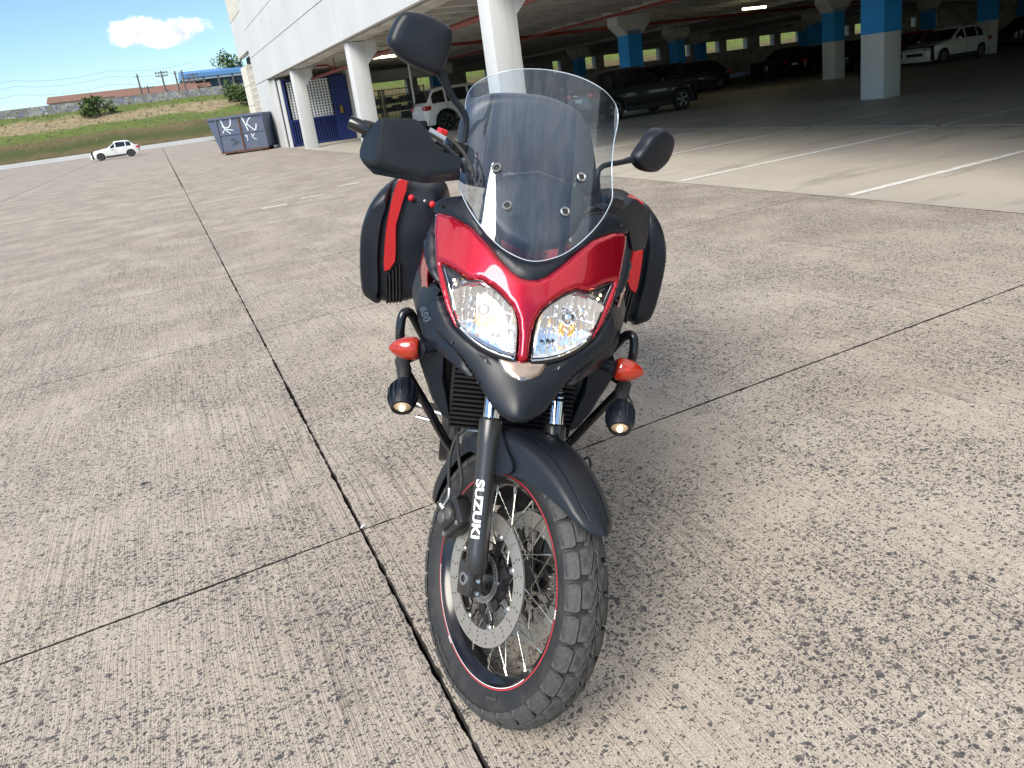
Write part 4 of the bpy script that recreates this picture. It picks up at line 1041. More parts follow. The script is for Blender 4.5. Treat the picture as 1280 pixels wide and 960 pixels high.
# ---------------------------------------------------------------- radiator, engine, frame
def prismpx(name, pts, x, depth, m, mir=True, r=.004, parent=None, smooth=30):
    outs = []
    for s_ in ((1, -1) if mir else (1,)):
        P = [bX(u, v, x) for u, v in pts]; lp = [(p.y*s_, p.z) for p in P]
        outs.append(G().prism(lp, (0, 0, 0), (0, 1, 0), (0, 0, 1), (1, 0, 0), x-depth, x, r).build(name, m, parent or moto, smooth))
    return outs
prismpx('radiator_shroud', [(524, 428), (556, 436), (557, 470), (560, 500), (564, 530), (552, 522), (539, 500), (529, 470), (521, 446)], -.225, .20, M_pl, True, .012)
rad = G().bbox((-.27, -.165, .60), (-.235, .165, .86), .008).build('radiator', M_dmet, moto)
fin = None
for k in range(19):
    if fin is None: fin = G().box((-.235, -.16, -.003), (-.218, .16, .003)).build('radiator_fin', M_plg, rad); fin.location.z = .61
    else: f_ = inst(fin, parent=rad); f_.location.z = .61+k*.013
G().bbox((-.30, -.13, .54), (-.24, .13, .60), .01).build('radiator_tank', M_alu, rad)
eng = G().bbox((-.72, -.16, .28), (-.36, .16, .52), .04).build('engine_case', M_dmet, moto, 40)
G().tube([(-.62, -.19, .42), (-.62, .19, .42)], .12, 24).build('clutch_cover', M_dmet, eng, 40)
for (p0, p1) in (((-.45, 0, .48), (-.34, 0, .66)), ((-.60, 0, .52), (-.66, 0, .80))):
    for k in range(9):
        c_ = V(p0).lerp(V(p1), k/8); G().bbox((c_.x-.075, -.10, c_.z-.004), (c_.x+.075, .10, c_.z+.004), .002).build('cooling_fin', M_dmet, eng)
    G().tube([p0, p1], .062, 18).build('cylinder', M_dmet, eng, 40)
G().bbox((-.36, -.09, .52), (-.30, .09, .60), .01).build('oil_filter_housing', M_alu, eng)
G().tube([(-.30, -.05, .66), (-.24, -.05, .56), (-.27, -.06, .38), (-.45, -.10, .24), (-.9, -.12, .26), (-1.15, -.19, .36), (-1.30, -.22, .42)], [.02, .02, .02, .022, .025, .025, .03], 12, 5).build('exhaust_pipe', M_dmet, moto, 60)
mf = G().lathe([(.03, 0), (.055, .03), (.062, .10), (.062, .45), (.05, .50), (.025, .505)], (-1.25, -.215, .40), (-.93, -.05, .32), 24).build('muffler', M_dmet, moto, 50)
G().lathe([(.045, .505), (.04, .53), (.03, .53), (.03, .48)], (-1.25, -.215, .40), (-.93, -.05, .32), 20).build('tail_cap', M_plg, mf, 50)
for s_ in (1, -1):
    G().tube([(-.28, .05*s_, .98), (-.42, .13*s_, .92), (-.75, .15*s_, .72), (-.95, .12*s_, .50), (-.92, .12*s_, .36)], .026, 12, 5).build('frame_beam', M_dmet, moto, 60)
    G().bbox((-1.56, .085 if s_ > 0 else -.125, .27), (-.92, .125 if s_ > 0 else -.085, .37), .02).build('swingarm', M_dmet, moto, 40)
    G().tube([(-.88, .14*s_, .66), (-1.2, .16*s_, .84), (-1.55, .15*s_, .90)], .014, 8, 4).build('rear_frame', M_dmet, moto, 60)
    p_ = bX(533, 506, -.70); G().tube([(-.70, .17*s_, p_.z-.01), (-.705, .31*s_, p_.z)], .012, 10).build('foot_peg', M_alu if s_ == 1 else M_rub, moto, 60)
G().tube([bX(514, 500, -.62), bX(536, 512, -.60), bX(560, 520, -.58)], [.007, .008, .009], 8, 3).build('brake_pedal', M_alu, moto, 60)
G().tube([bX(521, 521, -.66), bX(540, 526, -.64)], .007, 8).build('pedal_rod', M_chr, moto, 60)
ss = G().tube([(-.70, .16, .30), (-.80, .27, .12), (-.84, .315, -.065)], [.016, .014, .012], 10).build('side_stand', M_dmet, moto, 60)
G().bbox((-.90, .285, -.085), (-.79, .355, -.072), .003, ).build('stand_foot', M_dmet, ss)
q0, q1 = bX(731, 598, -.66), bX(745, 604, -.64); G().tube([q0, q1], [.007, .011], 10).build('gear_lever', mat('worn_brass', (.34, .19, .09), .45, .6), moto, 60)
G().tube([bX(721, 587, -.62), bX(727, 577, -.62), bX(735, 572, -.62), bX(738, 582, -.62), bX(733, 592, -.62), bX(729, 599, -.64)], .0042, 8, 6).build('loose_cable', M_rub, moto, 60)
# tank, seat, tail
def loft(name, secs, m, parent=None, smooth=50, e=2.6, n=28):
    """superellipse sections (x, centre_z, half_y, half_z)"""
    rows = []
    for x, cz_, hy, hz in secs:
        r_ = []
        for k in range(n):
            a_ = 2*pi*k/n; c_, s_ = cos(a_), sin(a_); r_.append((x, hy*abs(c_)**(2/e)*(1 if c_ > 0 else -1), cz_+hz*abs(s_)**(2/e)*(1 if s_ > 0 else -1)))
        rows.append(r_)
    g = G().grid(rows, True); nn = len(g.v); g.f += [tuple(range(n)), tuple(range(nn-n, nn))]
    return g.build(name, m, parent or moto, smooth)
tk = loft('fuel_tank', [(-.36, .97, .05, .05), (-.38, .97, .13, .09), (-.45, .97, .18, .12), (-.60, .96, .19, .13), (-.75, .93, .16, .11), (-.86, .88, .10, .07), (-.9, .86, .05, .04)], M_red)
G().lathe([(.0, .01), (.035, .01), (.04, .004), (.042, 0)], (-.56, 0, 1.085), (0, 0, 1), 22).build('filler_cap', M_alu, tk, 50)
for s_ in (1, -1):
    rows = []
    for (x, yt, zt, yb, zb) in ((-.30, .235, 1.06, .245, .94), (-.36, .258, 1.06, .268, .93), (-.46, .275, 1.05, .278, .90), (-.60, .262, 1.03, .262, .86), (-.74, .20, .98, .20, .84), (-.84, .15, .92, .15, .84)):
        rows.append([((x), (yt*(1-t)+yb*t+.014*sin(pi*t))*s_, zt*(1-t)+zb*t) for t in (0, .2, .4, .6, .8, 1)]+[(x, (yb-.05)*s_, zb-.012)])
        rows[-1] = [(x, (yt-.07)*s_, zt+.02)]+rows[-1]
    vs, fs = thicken(*(lambda g: (g.v, g.f))(G().grid([cat(r, sub=3) for r in rows])), .003); mk('tank_shroud', vs, fs, M_red, moto, 60)
loft('seat', [(-.80, .86, .08, .03), (-.86, .86, .13, .045), (-1.0, .85, .15, .05), (-1.13, .86, .16, .055), (-1.2, .90, .15, .055), (-1.4, .92, .13, .05), (-1.5, .925, .08, .03)], M_seat)
loft('tail_piece', [(-1.0, .80, .13, .05), (-1.3, .85, .13, .06), (-1.6, .90, .09, .05), (-1.72, .90, .06, .04)], M_red)
loft('tail_light', [(-1.715, .90, .055, .035), (-1.75, .90, .045, .028), (-1.755, .90, .02, .01)], M_refl)
G().tube([(-1.62, 0, .86), (-1.75, 0, .62)], .02, 8).build('plate_holder', M_pl, moto, 60)
G().bbox((-1.80, -.10, .50), (-1.79, .10, .66), .003, Matrix.Identity(4)).build('licence_plate', M_decal, moto)
# ---------------------------------------------------------------- panniers and top case
def shell(name, loop, xs, m, e_par, smooth=45):
    """closed loop of (y,z) swept along x with (x, scale) stations"""
    cy = sum(p[0] for p in loop)/len(loop); cz = sum(p[1] for p in loop)/len(loop)
    rows = [[(x, cy+(y-cy)*k, cz+(z-cz)*k) for y, z in loop] for x, k in xs]
    g = G().grid(rows, True); n = len(loop); nn = len(g.v); g.f += [tuple(range(n)), tuple(range(nn-n, nn))]
    return g.build(name, m, e_par, smooth)
px_pn = [(497, 225), (480, 235), (467, 252), (459, 275), (456.5, 305), (456, 335), (459, 358), (468, 370), (484, 376), (505, 376), (525, 371), (545, 366), (556, 340), (560, 300), (556, 258), (548, 238), (530, 228), (512, 224)]
lid_px = [(490, 229), (478, 237), (466, 253), (457.5, 277), (455, 305), (455.5, 338), (458.5, 360), (467, 369), (478, 372.5), (480, 350), (479, 320), (481, 290), (485, 262), (492, 240)]
for s_ in (1, -1):
    XP = -1.08
    def L(pxs, x=XP): return [((bX(u, v, x).y+(0 if s_ == 1 else .020))*s_, bX(u, v, x).z+(0 if s_ == 1 else .018)) for u, v in pxs]
    lp = cat(L(px_pn), sub=3, closed=True)
    pn = shell('pannier', lp, [(-.985, .70), (-1.0, .86), (-1.03, .94), (-1.08, .985), (-1.2, .985), (-1.40, .97), (-1.48, .90), (-1.52, .72)], M_pl, moto)
    lp = cat(L(lid_px), sub=3, closed=True)
    shell('pannier_lid', lp, [(-.965, .80), (-.98, .93), (-1.01, .99), (-1.08, 1.03), (-1.3, 1.03), (-1.45, .95), (-1.50, .7)], M_pl, pn)
    st = L(cat([(499, 224), (511, 226), (506.5, 245), (500, 268), (496.5, 290), (495.5, 325), (482.5, 337), (482, 315), (484, 288), (489, 258)], sub=2, closed=True), -1.0)
    G().prism(st, (0, 0, 0), (0, 1, 0), (0, 0, 1), (1, 0, 0), -1.10, -.962, .004).build('red_strip', M_refl, pn, 30)
    for k in range(5):
        a_, b2 = L([(484+k*4.2, 342-k*3.5), (485+k*4.0, 376.5-k*.3)], -1.0)
        G().tube([(-.974, a_[0], a_[1]), (-.978, b2[0], b2[1]), (-1.03, b2[0], b2[1]-.004)], .0045, 6).build('rib', M_plg, pn, 50)
    a_ = L([(515, 246), (532, 250), (541, 254)], -1.0)
    for k, (q, m_) in enumerate(zip(a_, (M_redb, M_alu, M_redb))): G().ball((-.975, q[0], q[1]), (.010, .011, .012) if k != 1 else (.005, .007, .006), 10, 6).build('latch' if k != 1 else 'lock', m_, pn, 50)
    G().tube([(-1.05, .16*s_, .86), (-1.06, .30*s_, .88)], .011, 8).build('mount_bar', M_dmet, pn, 50)
XT = -1.27
px_tc = [(575, 215), (572, 190), (573, 165), (579, 143), (590, 128), (607, 119.5), (630, 117), (662, 118.5), (685, 122), (706, 130), (724, 141), (735, 158), (741, 180), (745, 210), (746, 240), (700, 250), (640, 240), (580, 230)]
lp = cat([(bX(u, v, XT).y, bX(u, v, XT).z) for u, v in px_tc], sub=3, closed=True)
M_case = mat('case_charcoal', (.020, .026, .038), .42)
tcse = shell('top_case', lp, [(-1.235, .80), (-1.245, .93), (-1.27, 1.0), (-1.32, 1.02), (-1.50, 1.0), (-1.64, .93), (-1.70, .80), (-1.715, .55)], M_case, moto)
G().tube([(-1.243, bX(x_, 165+.12*(x_-590), XT).y, bX(x_, 165+.12*(x_-590), XT).z) for x_ in range(600, 728, 8)], .0035, 6).build('lid_seam', M_plg, tcse, 60)
G().bbox((-1.65, -.15, .96), (-1.25, .15, .99), .008).build('case_rack', M_dmet, moto)
# ---------------------------------------------------------------- wheels
def torus_tyre(cx, cz, prof, seg=96): return G().lathe([(r, y) for y, r in prof], (cx, 0, cz), (0, 1, 0), seg)
FR = .329
PR = [(-.036, .236), (-.041, .243), (-.0485, .254), (-.0540, .267), (-.0570, .280), (-.0560, .289), (-.0510, .2965), (-.040, .3060), (-.025, .3145), (0, .3180)]
PR = PR+[(-y, r) for y, r in PR[-2::-1]]
def crown(y): return .329-(.0270*(abs(y)/.056)**2.2)
tyre = torus_tyre(0, FR, PR).build('front_tyre', M_rub, moto, 50); tyre.matrix_basis = Ms
NP = 30; PA = 2*pi/NP
def block(poly, top=0, base=.012):
    """tread block: polygon of (angle step, y), top on the crown, slightly smaller than its foot"""
    ca = sum(p[0] for p in poly)/len(poly); cy = sum(p[1] for p in poly)/len(poly); vs = []
    dense = []
    for i in range(len(poly)):
        a, b_ = poly[i], poly[(i+1) % len(poly)]; k = 2
        for j in range(k): dense.append((a[0]+(b_[0]-a[0])*j/k, a[1]+(b_[1]-a[1])*j/k))
    for ring, (ins, dr) in enumerate(((0, -base), (.02, -.0012), (.07, 0))):
        for a, y in dense:
            a2, y2 = ca+(a-ca)*(1-ins), cy+(y-cy)*(1-ins); r = crown(y2)+dr; an = a2*PA
            vs.append((r*sin(an), y2, r*cos(an)))
    n = len(dense); r = crown(cy); vs.append((r*sin(ca*PA), cy, r*cos(ca*PA)))
    fs = [(k*n+i, k*n+(i+1) % n, (k+1)*n+(i+1) % n, (k+1)*n+i) for k in range(2) for i in range(n)]+[(2*n+i, 2*n+(i+1) % n, 3*n) for i in range(n)]
    return G().add(vs, fs)
sh_p = [(.08, .0375), (.86, .0390), (.93, .0460), (.90, .0585), (.06, .0580), (.0, .047)]
mid_p = [(-.26, .0030), (.04, .0022), (.38, .0095), (.80, .0185), (.78, .0350), (.0, .0335), (-.10, .0165)]
cen_p = [(.16, .0005), (.50, -.0010), (.98, .0160), (.60, .0085)]
cen2 = [(.14, -.0008), (.66, -.0012), (.50, .0070)]
first = {}
for s_ in (1, -1):
    for key, pl_ in (('a', sh_p), ('b', mid_p), ('c', [(.17, .0008), (.58, .0006), (.93, .0145), (.88, .0165), (.47, .0082)])):
        pl2 = [(a+(.5 if s_ < 0 else 0), y*s_) for a, y in pl_]
        g = block(pl2); src = g.build('tread_block', M_tread, tyre); first[(s_, key)] = src
        src.location = (0, 0, FR)
        for k in range(1, NP):
            b_ = inst(src, parent=tyre); b_.rotation_euler = (0, 2*pi*k/NP, 0)
# sidewall lettering
def arc_text(txt, size, r, a0, y, depth=.0006, parent=None, m=M_rub, sgn=-1, name='sidewall_lettering', bold=.0006):
    tv, tf = textgeo(txt, size, depth, bold)
    vs = []
    for v in tv:
        an = a0+v.x/r; rr_ = r+v.y
        vs.append((rr_*sin(an), y+(v.z if sgn < 0 else v.z), FR+rr_*cos(an)))
    return mk(name, vs, tf, m, parent)
M_emb = mat('tyre_emboss', (.055, .054, .052), .5)
arc_text('ADVENTURE', .016, -.277, radians(12), -.0572, .0008, tyre, M_emb)
arc_text('TUBELESS', .009, -.262, radians(-38), -.0535, .0008, tyre, M_emb)
rim = G().lathe([(.236, -.034), (.2485, -.037), (.2505, -.040), (.247, -.0425), (.240, -.0425), (.2365, -.038), (.232, -.030), (.222, -.024), (.2165, -.012), (.2165, .012), (.222, .024), (.232, .030), (.2365, .038), (.240, .0425), (.247, .0425), (.2505, .040), (.2485, .037), (.236, .034), (.228, .012), (.228, -.012), (.236, -.034)], (0, 0, FR), (0, 1, 0), 96).build('rim', M_plg, moto, 35); rim.matrix_basis = Ms
G().lathe([(.2425, -.0428), (.2468, -.0428)], (0, 0, FR), (0, 1, 0), 96).build('rim_stripe', M_stripe, rim)
G().lathe([(.2395, -.0430), (.2412, -.0430)], (0, 0, FR), (0, 1, 0), 96, False, 1.2, 3.4).build('white_pinstripe', M_decal, rim)
arc_text('SUZUKI', .0058, .2445, radians(70), -.0437, .0002, rim, M_decal, name='rim_lettering', bold=.0002)
arc_text('SUZUKI', .0058, -.2445, radians(14), -.0437, .0002, rim, M_decal, name='rim_lettering', bold=.0002)
hub = G().lathe([(.0, -.062), (.030, -.062), (.033, -.050), (.060, -.044), (.063, -.038), (.034, -.030), (.028, 0), (.034, .030), (.060, .038), (.060, .044), (.033, .050), (.030, .062), (0, .062)], (0, 0, FR), (0, 1, 0), 32).build('front_hub', M_dmet, moto, 40); hub.matrix_basis = Ms
for k in range(36):
    side = 1 if k % 2 else -1; lead = 1 if (k//2) % 2 else -1
    a1_ = 2*pi*k/36; a0_ = a1_+lead*radians(62)
    p0 = V((.054*sin(a0_), .038*side, FR+.054*cos(a0_))); p1 = V((.218*sin(a1_), .012*side, FR+.218*cos(a1_)))
    G().tube([p0, p1], .0018, 6).tube([p1.lerp(p0, .09), p1], .0032, 6).build('spoke', M_spoke, hub, 60)
# brake discs, carriers and tone ring
def ringfix(vs, y, rotm=None): return [V((v.x, y+v.z, FR+v.y)) for v in vs]
disc_prev = None
for s_ in (-1, 1):
    holes = []
    for k in range(48):
        a = 2*pi*k/48
        for r, o_ in ((.1245, 0), (.1345, .5), (.1455, .15)):
            if (k+int(r*1e4)) % 2 == 0: holes.append(circle(.0030, 8, r*cos(a+o_*.06), r*sin(a+o_*.06)))
    inner_ = []
    for k in range(120):
        a = 2*pi*k/120; ph = (a*8/(2*pi)) % 1; d_ = abs(ph-.5)*2; r = .1165-(.009*max(0, 1-((1-d_)/.16)**2) if d_ > .84 else 0)
        inner_.append((r*cos(a), r*sin(a)))
    vs, fs = flatcurve([circle(.155, 120), inner_]+holes, .0045)
    dk = mk('brake_disc', ringfix(vs, .064*s_), fs, M_steel, moto); dk.matrix_basis = Ms
    out = []
    for k in range(160):
        a = 2*pi*k/160; ph = (a*8/(2*pi)) % 1; d_ = abs(ph-.5)*2
        r = .109 if d_ > .80 else (.082 if d_ < .62 else .082+(.027)*(d_-.62)/.18); out.append((r*cos(a), r*sin(a)))
    hls = [circle(.014, 12, .070*cos(2*pi*(k+.5)/8), .070*sin(2*pi*(k+.5)/8)) for k in range(8)]
    vs, fs = flatcurve([out, circle(.036, 40)]+hls, .005)
    mk('disc_carrier', ringfix(vs, .0605*s_), fs, M_plg, dk)
    bt = None
    for k in range(8):
        a = 2*pi*k/8
        p = V((.1115*cos(a), .0665*s_, FR+.1115*sin(a)))
        b_ = G().lathe([(.0, .003), (.0035, .003), (.0035, .001), (.0065, .0015), (.0082, .0), (.0082, -.006)], p, (0, s_, 0), 14).build('disc_button', M_alu, dk, 40)
        if k % 2 == 0:
            a += pi/8; p = V((.052*cos(a), .064*s_, FR+.052*sin(a))); G().lathe([(.0, .004), (.004, .004), (.006, .002), (.006, -.002)], p, (0, s_, 0), 10).build('disc_bolt', M_alu, dk, 40)
slots = []
for k in range(46):
    a = 2*pi*k/46; c_, sn = cos(a), sin(a)
    slots.append([(r*c_-t_*sn, r*sn+t_*c_) for r, t_ in ((.0470, -.0016), (.0545, -.0016), (.0545, .0016), (.0470, .0016))])
vs, fs = flatcurve([circle(.0580, 72), circle(.043, 48)]+slots, .002)
tr = mk('tone_ring', ringfix(vs, -.0690), fs, M_alu, moto); tr.matrix_basis = Ms
# ---------------------------------------------------------------- fork, fender, caliper
e1 = V((cos(RAKE), 0, sin(RAKE))); e2 = V((0, 1, 0))
M_txt = M_decal
for s_ in (-1, 1):
    O_ = V((0, .104*s_, FR))
    fk = G().lathe([(.0, .015), (.022, .015), (.0262, .020), (.0262, .06), (.0262, .30), (.0285, .315), (.0285, .372), (.0265, .378), (.023, .380)], O_+e1*.016, Sax, 32).build('fork_slider', M_fork, moto, 45); fk.matrix_basis = Ms
    G().lathe([(.0212, .37), (.0212, .72)], O_+e1*.016, Sax, 28).build('stanchion', M_chr, fk, 60)
    lug = G().bbox((-.034, -.021, -.040), (.022, .021, .040), .009, Matrix.Translation(O_+V((.002, 0, 0))) @ Matrix.Rotation(-RAKE, 4, 'Y')).build('axle_clamp', M_fork, fk, 40)
    for zz_ in (-.012, .016): G().lathe([(.0, .004), (.0045, .004), (.0058, .0), (.0058, -.004)], O_+e1*.038+Sax*(zz_-.015)+V((0, -.010*-s_ if False else s_*.006, 0)), e1+e2*s_*.4, 10).build('pinch_bolt', M_alu, fk, 40)
    G().lathe([(.0085, .0), (.0150, .0), (.0165, -.006), (.0165, -.03)], V((0, (.128)*s_, FR)), (0, s_, 0), 20).build('axle_nut', M_alu, fk, 40)
ax_in = G().tube([(0, -.10, FR), (0, .10, FR)], .016, 16).build('axle', M_alu, moto, 50); ax_in.matrix_basis = Ms
# SUZUKI down the outer face of the right-hand slider
tv, tf = refine(*textgeo('SUZUKI', .0300, .0003, .0012, .92, 1.02), 4)
fk_r = [o for o in moto.children if o.name.startswith('fork_slider')][0]
az0 = radians(-62); tl = max(v.x for v in tv)-min(v.x for v in tv); kk = .136/tl
vs = []
for v in tv:
    an = az0+v.y/.0262; s_ax = .163-(v.x+0)*kk; rr_ = .0267+max(0, v.z)
    vs.append(V((0, -.104, FR))+e1*.016+Sax*s_ax+(e1*cos(an)+e2*sin(an))*rr_)
mk('fork_lettering', vs, tf, M_txt, fk_r)
# fender over the wheel: stations of (angle, radius, half width, side drop)
ft = [(50.5, .371, .012, .001), (52, .371, .030, .004), (55, .368, .046, .010), (60, .364, .058, .020), (68, .362, .067, .036), (78, .361, .074, .056), (88, .361, .080, .070), (98, .361, .085, .086), (108, .361, .088, .102),
      (116, .361, .090, .112), (123, .361, .090, .108), (126, .361, .089, .060), (134, .359, .084, .042), (146, .357, .079, .038), (160, .355, .075, .040), (172, .353, .070, .038), (180, .352, .060, .030), (183, .352, .040, .018)]
def fsec(th_, R_, w, d, n=9):
    pts = []
    for i in range(-n, n+1):
        t = abs(i)/n; sg_ = 1 if i > 0 else -1
        if t < .62: q = t/.62; y_ = w*.93*q; r = R_-.012*q*q-.0035*max(0, 1-abs(q-.0)/.12)*0
        else: q = (t-.62)/.38; y_ = w*(.93+.07*sin(q*pi/2)); r = R_-.012-d*q
        a = radians(th_); pts.append(V((r*cos(a), y_*sg_ if i else 0, FR+r*sin(a))))
    return pts
dense = []
for a, b_ in zip(ft, ft[1:]):
    k = max(1, int(abs(b_[0]-a[0])/2.5))
    for j in range(k): dense.append(tuple(a[q]+(b_[q]-a[q])*j/k for q in range(4)))
dense.append(ft[-1])
g = G().grid([fsec(*d_) for d_ in dense]); vs, fs = thicken(g.v, g.f, .003)
fen = mk('front_fender', vs, fs, M_cfib, moto, 50); fen.matrix_basis = Ms
for s_ in (-1, 1):
    pts = []
    for th_, R_, w, d in [x for x in dense if 53 < x[0] < 122]:
        a = radians(th_); t = (122-th_)/69; pts.append(V(((R_-.006)*cos(a), s_*w*(.50+.10*t)+0, FR+(R_-.0015)*sin(a))))
    G().tube(pts, [.0016]*len(pts), 6).build('crease', M_cfib, fen, 60)
    # stay that reaches up and over the slider
    e_ = [sY(u, v, -.094) for u, v in cat([(611, 506), (607, 540), (601, 564), (596.5, 578), (597.5, 590), (614, 592), (636, 592), (640, 580), (632, 560), (624, 535), (618, 512), (614, 504)], sub=3, closed=True)]
    vs = [V((p.x, -p.y*s_ if s_ > 0 else p.y, p.z)) for p in e_]; vs2 = [v+V((0, .006*(-s_), 0)) for v in vs]; n = len(vs)
    G().add(vs+vs2, [tuple(range(n)), tuple(range(2*n-1, n-1, -1))]+[(i, (i+1) % n, n+(i+1) % n, n+i) for i in range(n)]).build('fender_stay', M_cfib, fen, 30)
    q = sY(598.5, 580, -.106); G().lathe([(.0, .004), (.005, .004), (.0075, .001), (.0085, 0), (.0085, -.012)], (q.x, q.y*(-s_), q.z), (0, s_ if False else (-1 if q.y*(-s_) < 0 else 1), 0), 14).build('fender_bolt', M_alu, fen, 50)
# calipers
for s_ in (-1, 1):
    c_ = G()
    c_.bbox((-.052, -.024, -.040), (.030, .020, .052), .012).bbox((-.040, -.034, -.030), (.012, -.018, .034), .008)
    Mc = Matrix.Translation(V((-.150, .088*s_, FR+.052))) @ Matrix.Rotation(radians(28), 4, 'Y') @ Matrix.Diagonal((1, -s_ if s_ < 0 else -s_, 1, 1))
    c_.xf(lambda v: Mc @ v); cp = c_.build('brake_caliper', M_dmet, moto, 40); cp.matrix_basis = Ms
    for dx, dz in ((-.018, -.014), (-.012, .018)): G().lathe([(0, .006), (.013, .006), (.0165, .003), (.017, 0), (.017, -.006)], Mc @ V((dx, -.034, dz)), Mc.to_3x3() @ V((0, -1, 0)), 18).build('piston_cap', mat('caliper_grey', (.10, .095, .09), .5, .3) if (s_ < 0 and dz < 0) else bpy.data.materials['caliper_grey'], cp, 50)
    for dx, dz in ((.018, -.03), (.02, .035)): G().lathe([(0, .004), (.0055, .004), (.007, 0), (.007, -.01)], Mc @ V((dx, -.026, dz)), Mc.to_3x3() @ V((0, -1, 0)), 12).build('caliper_bolt', M_alu, cp, 50)
hl = [sY(u, v, y_) for u, v, y_ in ((583, 524, -.06), (576, 531, -.075), (572, 545, -.09), (574, 575, -.112), (577, 598, -.118), (575, 615, -.115), (571, 622, -.105))]
h1 = G().tube(hl, .0046, 8, 5).build('brake_hose', M_rub, moto, 60); h1.matrix_basis = Ms
hl = [sY(u, v, y_) for u, v, y_ in ((584, 534, -.075), (570, 548, -.09), (563, 570, -.10), (561, 595, -.11), (562, 612, -.112))]
h2 = G().tube(hl, .0046, 8, 5).build('brake_hose', M_rub, moto, 60); h2.matrix_basis = Ms
G().tube([sY(562, 610, -.112), sY(561, 622, -.112), sY(556, 630, -.112)], [.0058, .005, .005], 8, 3).build('hose_fitting', M_alu, h2, 60)
G().tube([sY(551, 630, -.118), sY(556, 637, -.112)], .008, 10).build('banjo_bolt', M_alu, h2, 50)
# ---------------------------------------------------------------- handlebar, guards, mirrors (steered)
def steered(o): o.matrix_basis = Ms; return o
tc_ = steered(G().bbox((-.44, -.14, .98), (-.34, .14, 1.01), .01).build('triple_clamp', M_dmet, moto, 40))
G().lathe([(.028, 0), (.03, .02), (.03, .16), (.02, .17)], V((0, 0, FR))+Sax*.62, Sax, 20).build('steering_stem', M_dmet, tc_, 40)
pb_ = [(-.552, .49, 1.233), (-.542, .45, 1.236), (-.50, .33, 1.235), (-.455, .20, 1.215), (-.42, .12, 1.17), (-.41, .05, 1.15)]
hb = steered(G().tube([V((x, -y, z)) for x, y, z in pb_]+[V(p) for p in reversed(pb_)], .0125, 12, 5).build('handlebar', M_plg, moto, 60))
for s_ in (-1, 1):
    m3 = lambda x, y, z: V((x, y*s_, z))
    G().tube([m3(-.545, .45, 1.234), m3(-.525, .39, 1.236), m3(-.508, .345, 1.235)], [.0175, .0175, .019], 14).build('grip', M_rub, hb, 50)
    be = sX(437, 152, -.57); be = V((be.x, abs(be.y)*s_, be.z)); e_ = sX(462, 163, -.545); e_ = V((e_.x, abs(e_.y)*s_, e_.z))
    G().tube([be, be.lerp(e_, .08), e_], [.0145, .0168, .0168], 16).build('bar_end', M_plg, hb, 50)
    # guard: three flat facets with soft creases
    q = {k: sX(*v) for k, v in dict(A=(475, 147.5, -.455), B=(520, 149.5, -.405), B2=(531, 160, -.40), C=(550, 188, -.39), D=(577, 197, -.375), Q=(575, 214, -.365), E=(575, 225, -.378), F=(530, 229.5, -.405), Hh=(467, 217.5, -.462), I=(449.7, 200, -.52), J=(449.7, 188, -.535), K=(456, 166.5, -.545), P=(469, 206, -.448), Q2=(528, 219, -.395)).items()}
    ks = list(q); vs = [V((q[k].x-(0 if s_ < 0 else .035), q[k].y if s_ < 0 else -q[k].y*.965, q[k].z)) for k in ks]; ix = {k: i for i, k in enumerate(ks)}
    fs = [[ix[c] for c in f] for f in (['A', 'B', 'B2', 'C', 'Q2', 'P'], ['C', 'D', 'Q', 'Q2'], ['A', 'P', 'I', 'J', 'K'], ['P', 'Q2', 'F', 'Hh', 'I'], ['Q2', 'Q', 'E', 'F'])]
    bm = bmesh.new(); bv = [bm.verts.new(v) for v in vs]
    for f in fs: bm.faces.new([bv[i] for i in f])
    bmesh.ops.recalc_face_normals(bm, faces=bm.faces)
    ie = [e for e in bm.edges if len(e.link_faces) == 2]
    bmesh.ops.bevel(bm, geom=ie, offset=.010, segments=4, affect='EDGES', profile=.5)
    bmesh.ops.recalc_face_normals(bm, faces=bm.faces)
    f0 = max(bm.faces, key=lambda f: f.calc_area()); 
    th_ = .005 if f0.normal.x > 0 else -.005
    bmesh.ops.solidify(bm, geom=bm.faces[:], thickness=th_)
    bm.verts.index_update(); g = G().add([v.co.copy() for v in bm.verts], [tuple(v.index for v in f.verts) for f in bm.faces]); bm.free()
    if s_ > 0:   # the far guard is seen nearly edge on: its own folded plate with a deep return
        px_g = [(754, 262), (764, 256), (776, 265), (792.5, 248.5), (803, 255), (810.5, 264), (811.8, 283), (807.5, 309), (799, 313.5), (790.5, 313), (786, 289), (776, 276)]
        P = [sX(u, v, -.415-.0013*(u-754)) for u, v in px_g]; P = [V(p) for p in cat([tuple(p) for p in P], sub=2, closed=True)]; cc = sum(P, V())/len(P)
        g = G().grid([[cc+(p-cc)*k+V((h, 0, 0)) for p in P] for h, k in ((-.045, .90), (-.040, .97), (-.006, 1.0), (-.001, .985), (.001, .95))], True); nP = len(P); g.f += [tuple(range(nP)), tuple(range(4*nP, 5*nP))]
    gd = steered(g.build('hand_guard', M_pl, moto, 32))
    G().bbox((-.006, -.004, -.024), (.006, .004, .018), .003, Matrix.Translation(e_.lerp(be, .22))).build('guard_arm', M_plg, gd, 40)
    if s_ < 0: G().tube([m3(-.50, .33, 1.235), m3(-.44, .36, 1.22), m3(-.41, .38, 1.21)], .008, 8, 3).build('guard_arm', M_plg, gd, 60)
    # lever and master cylinder
    lv = steered(G().tube([m3(-.46, .24, 1.232), m3(-.45, .27, 1.230), m3(-.45, .30, 1.225), m3(-.46, .31 if s_ > 0 else .40, 1.222)], [.009, .0065, .006, .007], 8, 4).build('lever', M_alu, moto, 60))
    sw = steered(G().tube([m3(-.505, .345, 1.235), m3(-.485, .27, 1.232)], .022, 14).build('switch_housing', M_plg, moto, 50))
